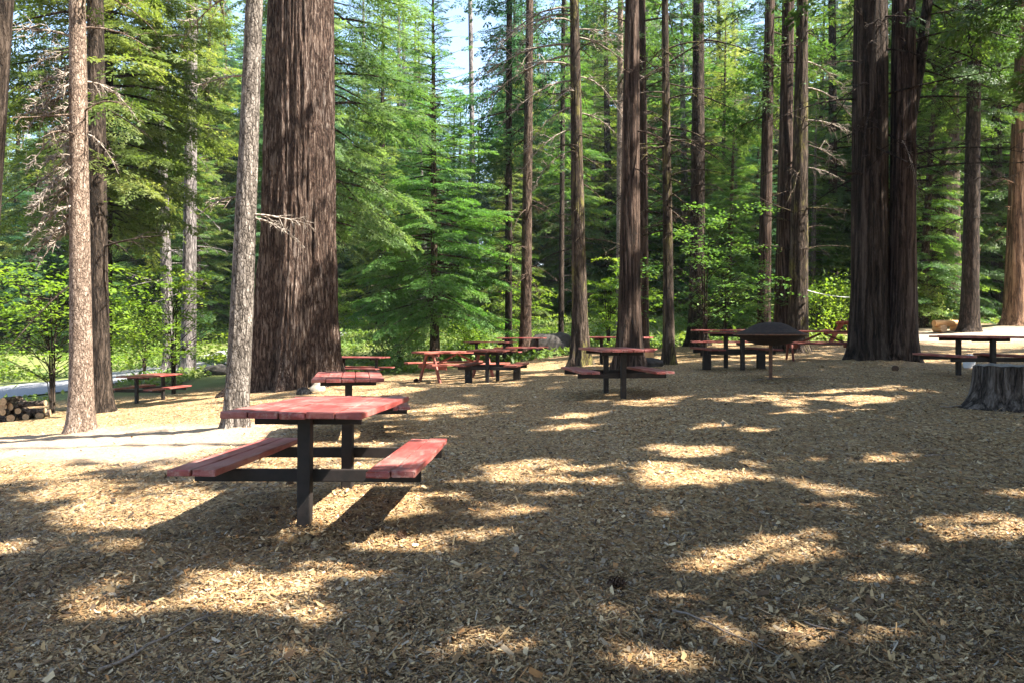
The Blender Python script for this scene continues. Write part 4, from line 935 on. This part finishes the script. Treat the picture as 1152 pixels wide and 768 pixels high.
twig('dark twig on the ground before the stump', 1058, 459, 1090, 457, .012, 4)
twig('curved dark twig at the foot of the round grill', 846, 429, 915, 425, .010, 5)
twig('pale stick at the right among the chips', 1040, 515, 1072, 512, .010, 6, 0)
twig('short twig right of the lit centre patch', 905, 700, 960, 722, .004, 7)

b = MB(); P0 = np.array([(905 - CXP) / F * 24, 23.8, EYE + (HZ - 327) / F * 24]); P1 = np.array([(985 - CXP) / F * 26, 26, EYE + (HZ - 333) / F * 26])
ts = np.linspace(0, 1, 14); Pp = P0 + (P1 - P0) * ts[:, None]; Pp[:, 2] -= .12 * 4 * ts * (1 - ts)
tube(b, Pp - P0, .012, 6); tag(b.obj('rope', M['rope'], None, P0), 'pale rope tied between the mossy trunk and the double trunk', 'rope')
x, d = (1090 - CXP) / F * 17.5, 17.5
rock('small grey blue crumpled paper bag behind the right table leg', (x, d, float(gz(x, d)) + .13), (.12, .08, .18), 33, 'paper', 'paper_bag')['category'] = 'paper bag'

# ------------------------------------------------------------------ air
hz = MB(); box(hz, 0, 150, 25, 860, 960, 62, 0)
m, nt, out = mat_new('haze_air'); pv = nt.nodes.new('ShaderNodeVolumePrincipled')
pv.inputs['Density'].default_value = HAZE; pv.inputs['Color'].default_value = (.88, .95, 1, 1); pv.inputs['Anisotropy'].default_value = .2
nt.links.new(pv.outputs[0], out.inputs['Volume'])
tag(hz.obj('haze', m, tint=False), kind='stuff')
# ------------------------------------------------------------------ light, sky, camera
W = bpy.data.worlds.new('World'); SC.world = W; W.use_nodes = True
nt = W.node_tree; nt.nodes.clear()
sky = nt.nodes.new('ShaderNodeTexSky'); sky.sky_type = 'NISHITA'; sky.sun_disc = False
el = math.asin(SUN[2]); az = math.atan2(SUN[0], SUN[1])
sky.sun_elevation = el; sky.sun_rotation = az; sky.dust_density = 1.5; sky.air_density = 1.0
bg = nt.nodes.new('ShaderNodeBackground'); bg.inputs['Strength'].default_value = .095
wo = nt.nodes.new('ShaderNodeOutputWorld'); nt.links.new(sky.outputs[0], bg.inputs[0]); nt.links.new(bg.outputs[0], wo.inputs[0])
L = bpy.data.lights.new('sun', 'SUN'); L.energy = 5.0; L.angle = R(.5); L.color = (1, .93, .82)
from mathutils import Vector
o = link('sun', L, None, (0, 0, 30)); o.rotation_euler = Vector(SUN).to_track_quat('Z', 'Y').to_euler()
cam = bpy.data.cameras.new('camera'); co = link('camera', cam, None, (0, 0, EYE)); co.rotation_euler = (R(90), 0, 0)
cam.sensor_width = 36; cam.lens = 36 * F / 1152; cam.shift_y = -(384 - HZ) / 1152; cam.clip_end = 1500; cam.clip_start = .05
SC.camera = co
SC.view_settings.view_transform = 'Standard'; SC.view_settings.look = 'None'; SC.view_settings.exposure = 2.52; SC.view_settings.gamma = 1.0
SC.render.engine = 'CYCLES'
cy = SC.cycles; cy.max_bounces = 6; cy.diffuse_bounces = 4; cy.glossy_bounces = 2; cy.transmission_bounces = 5; cy.transparent_max_bounces = 6; cy.caustics_reflective = False; cy.caustics_refractive = False
cy.use_denoising = True; cy.sample_clamp_indirect = 6
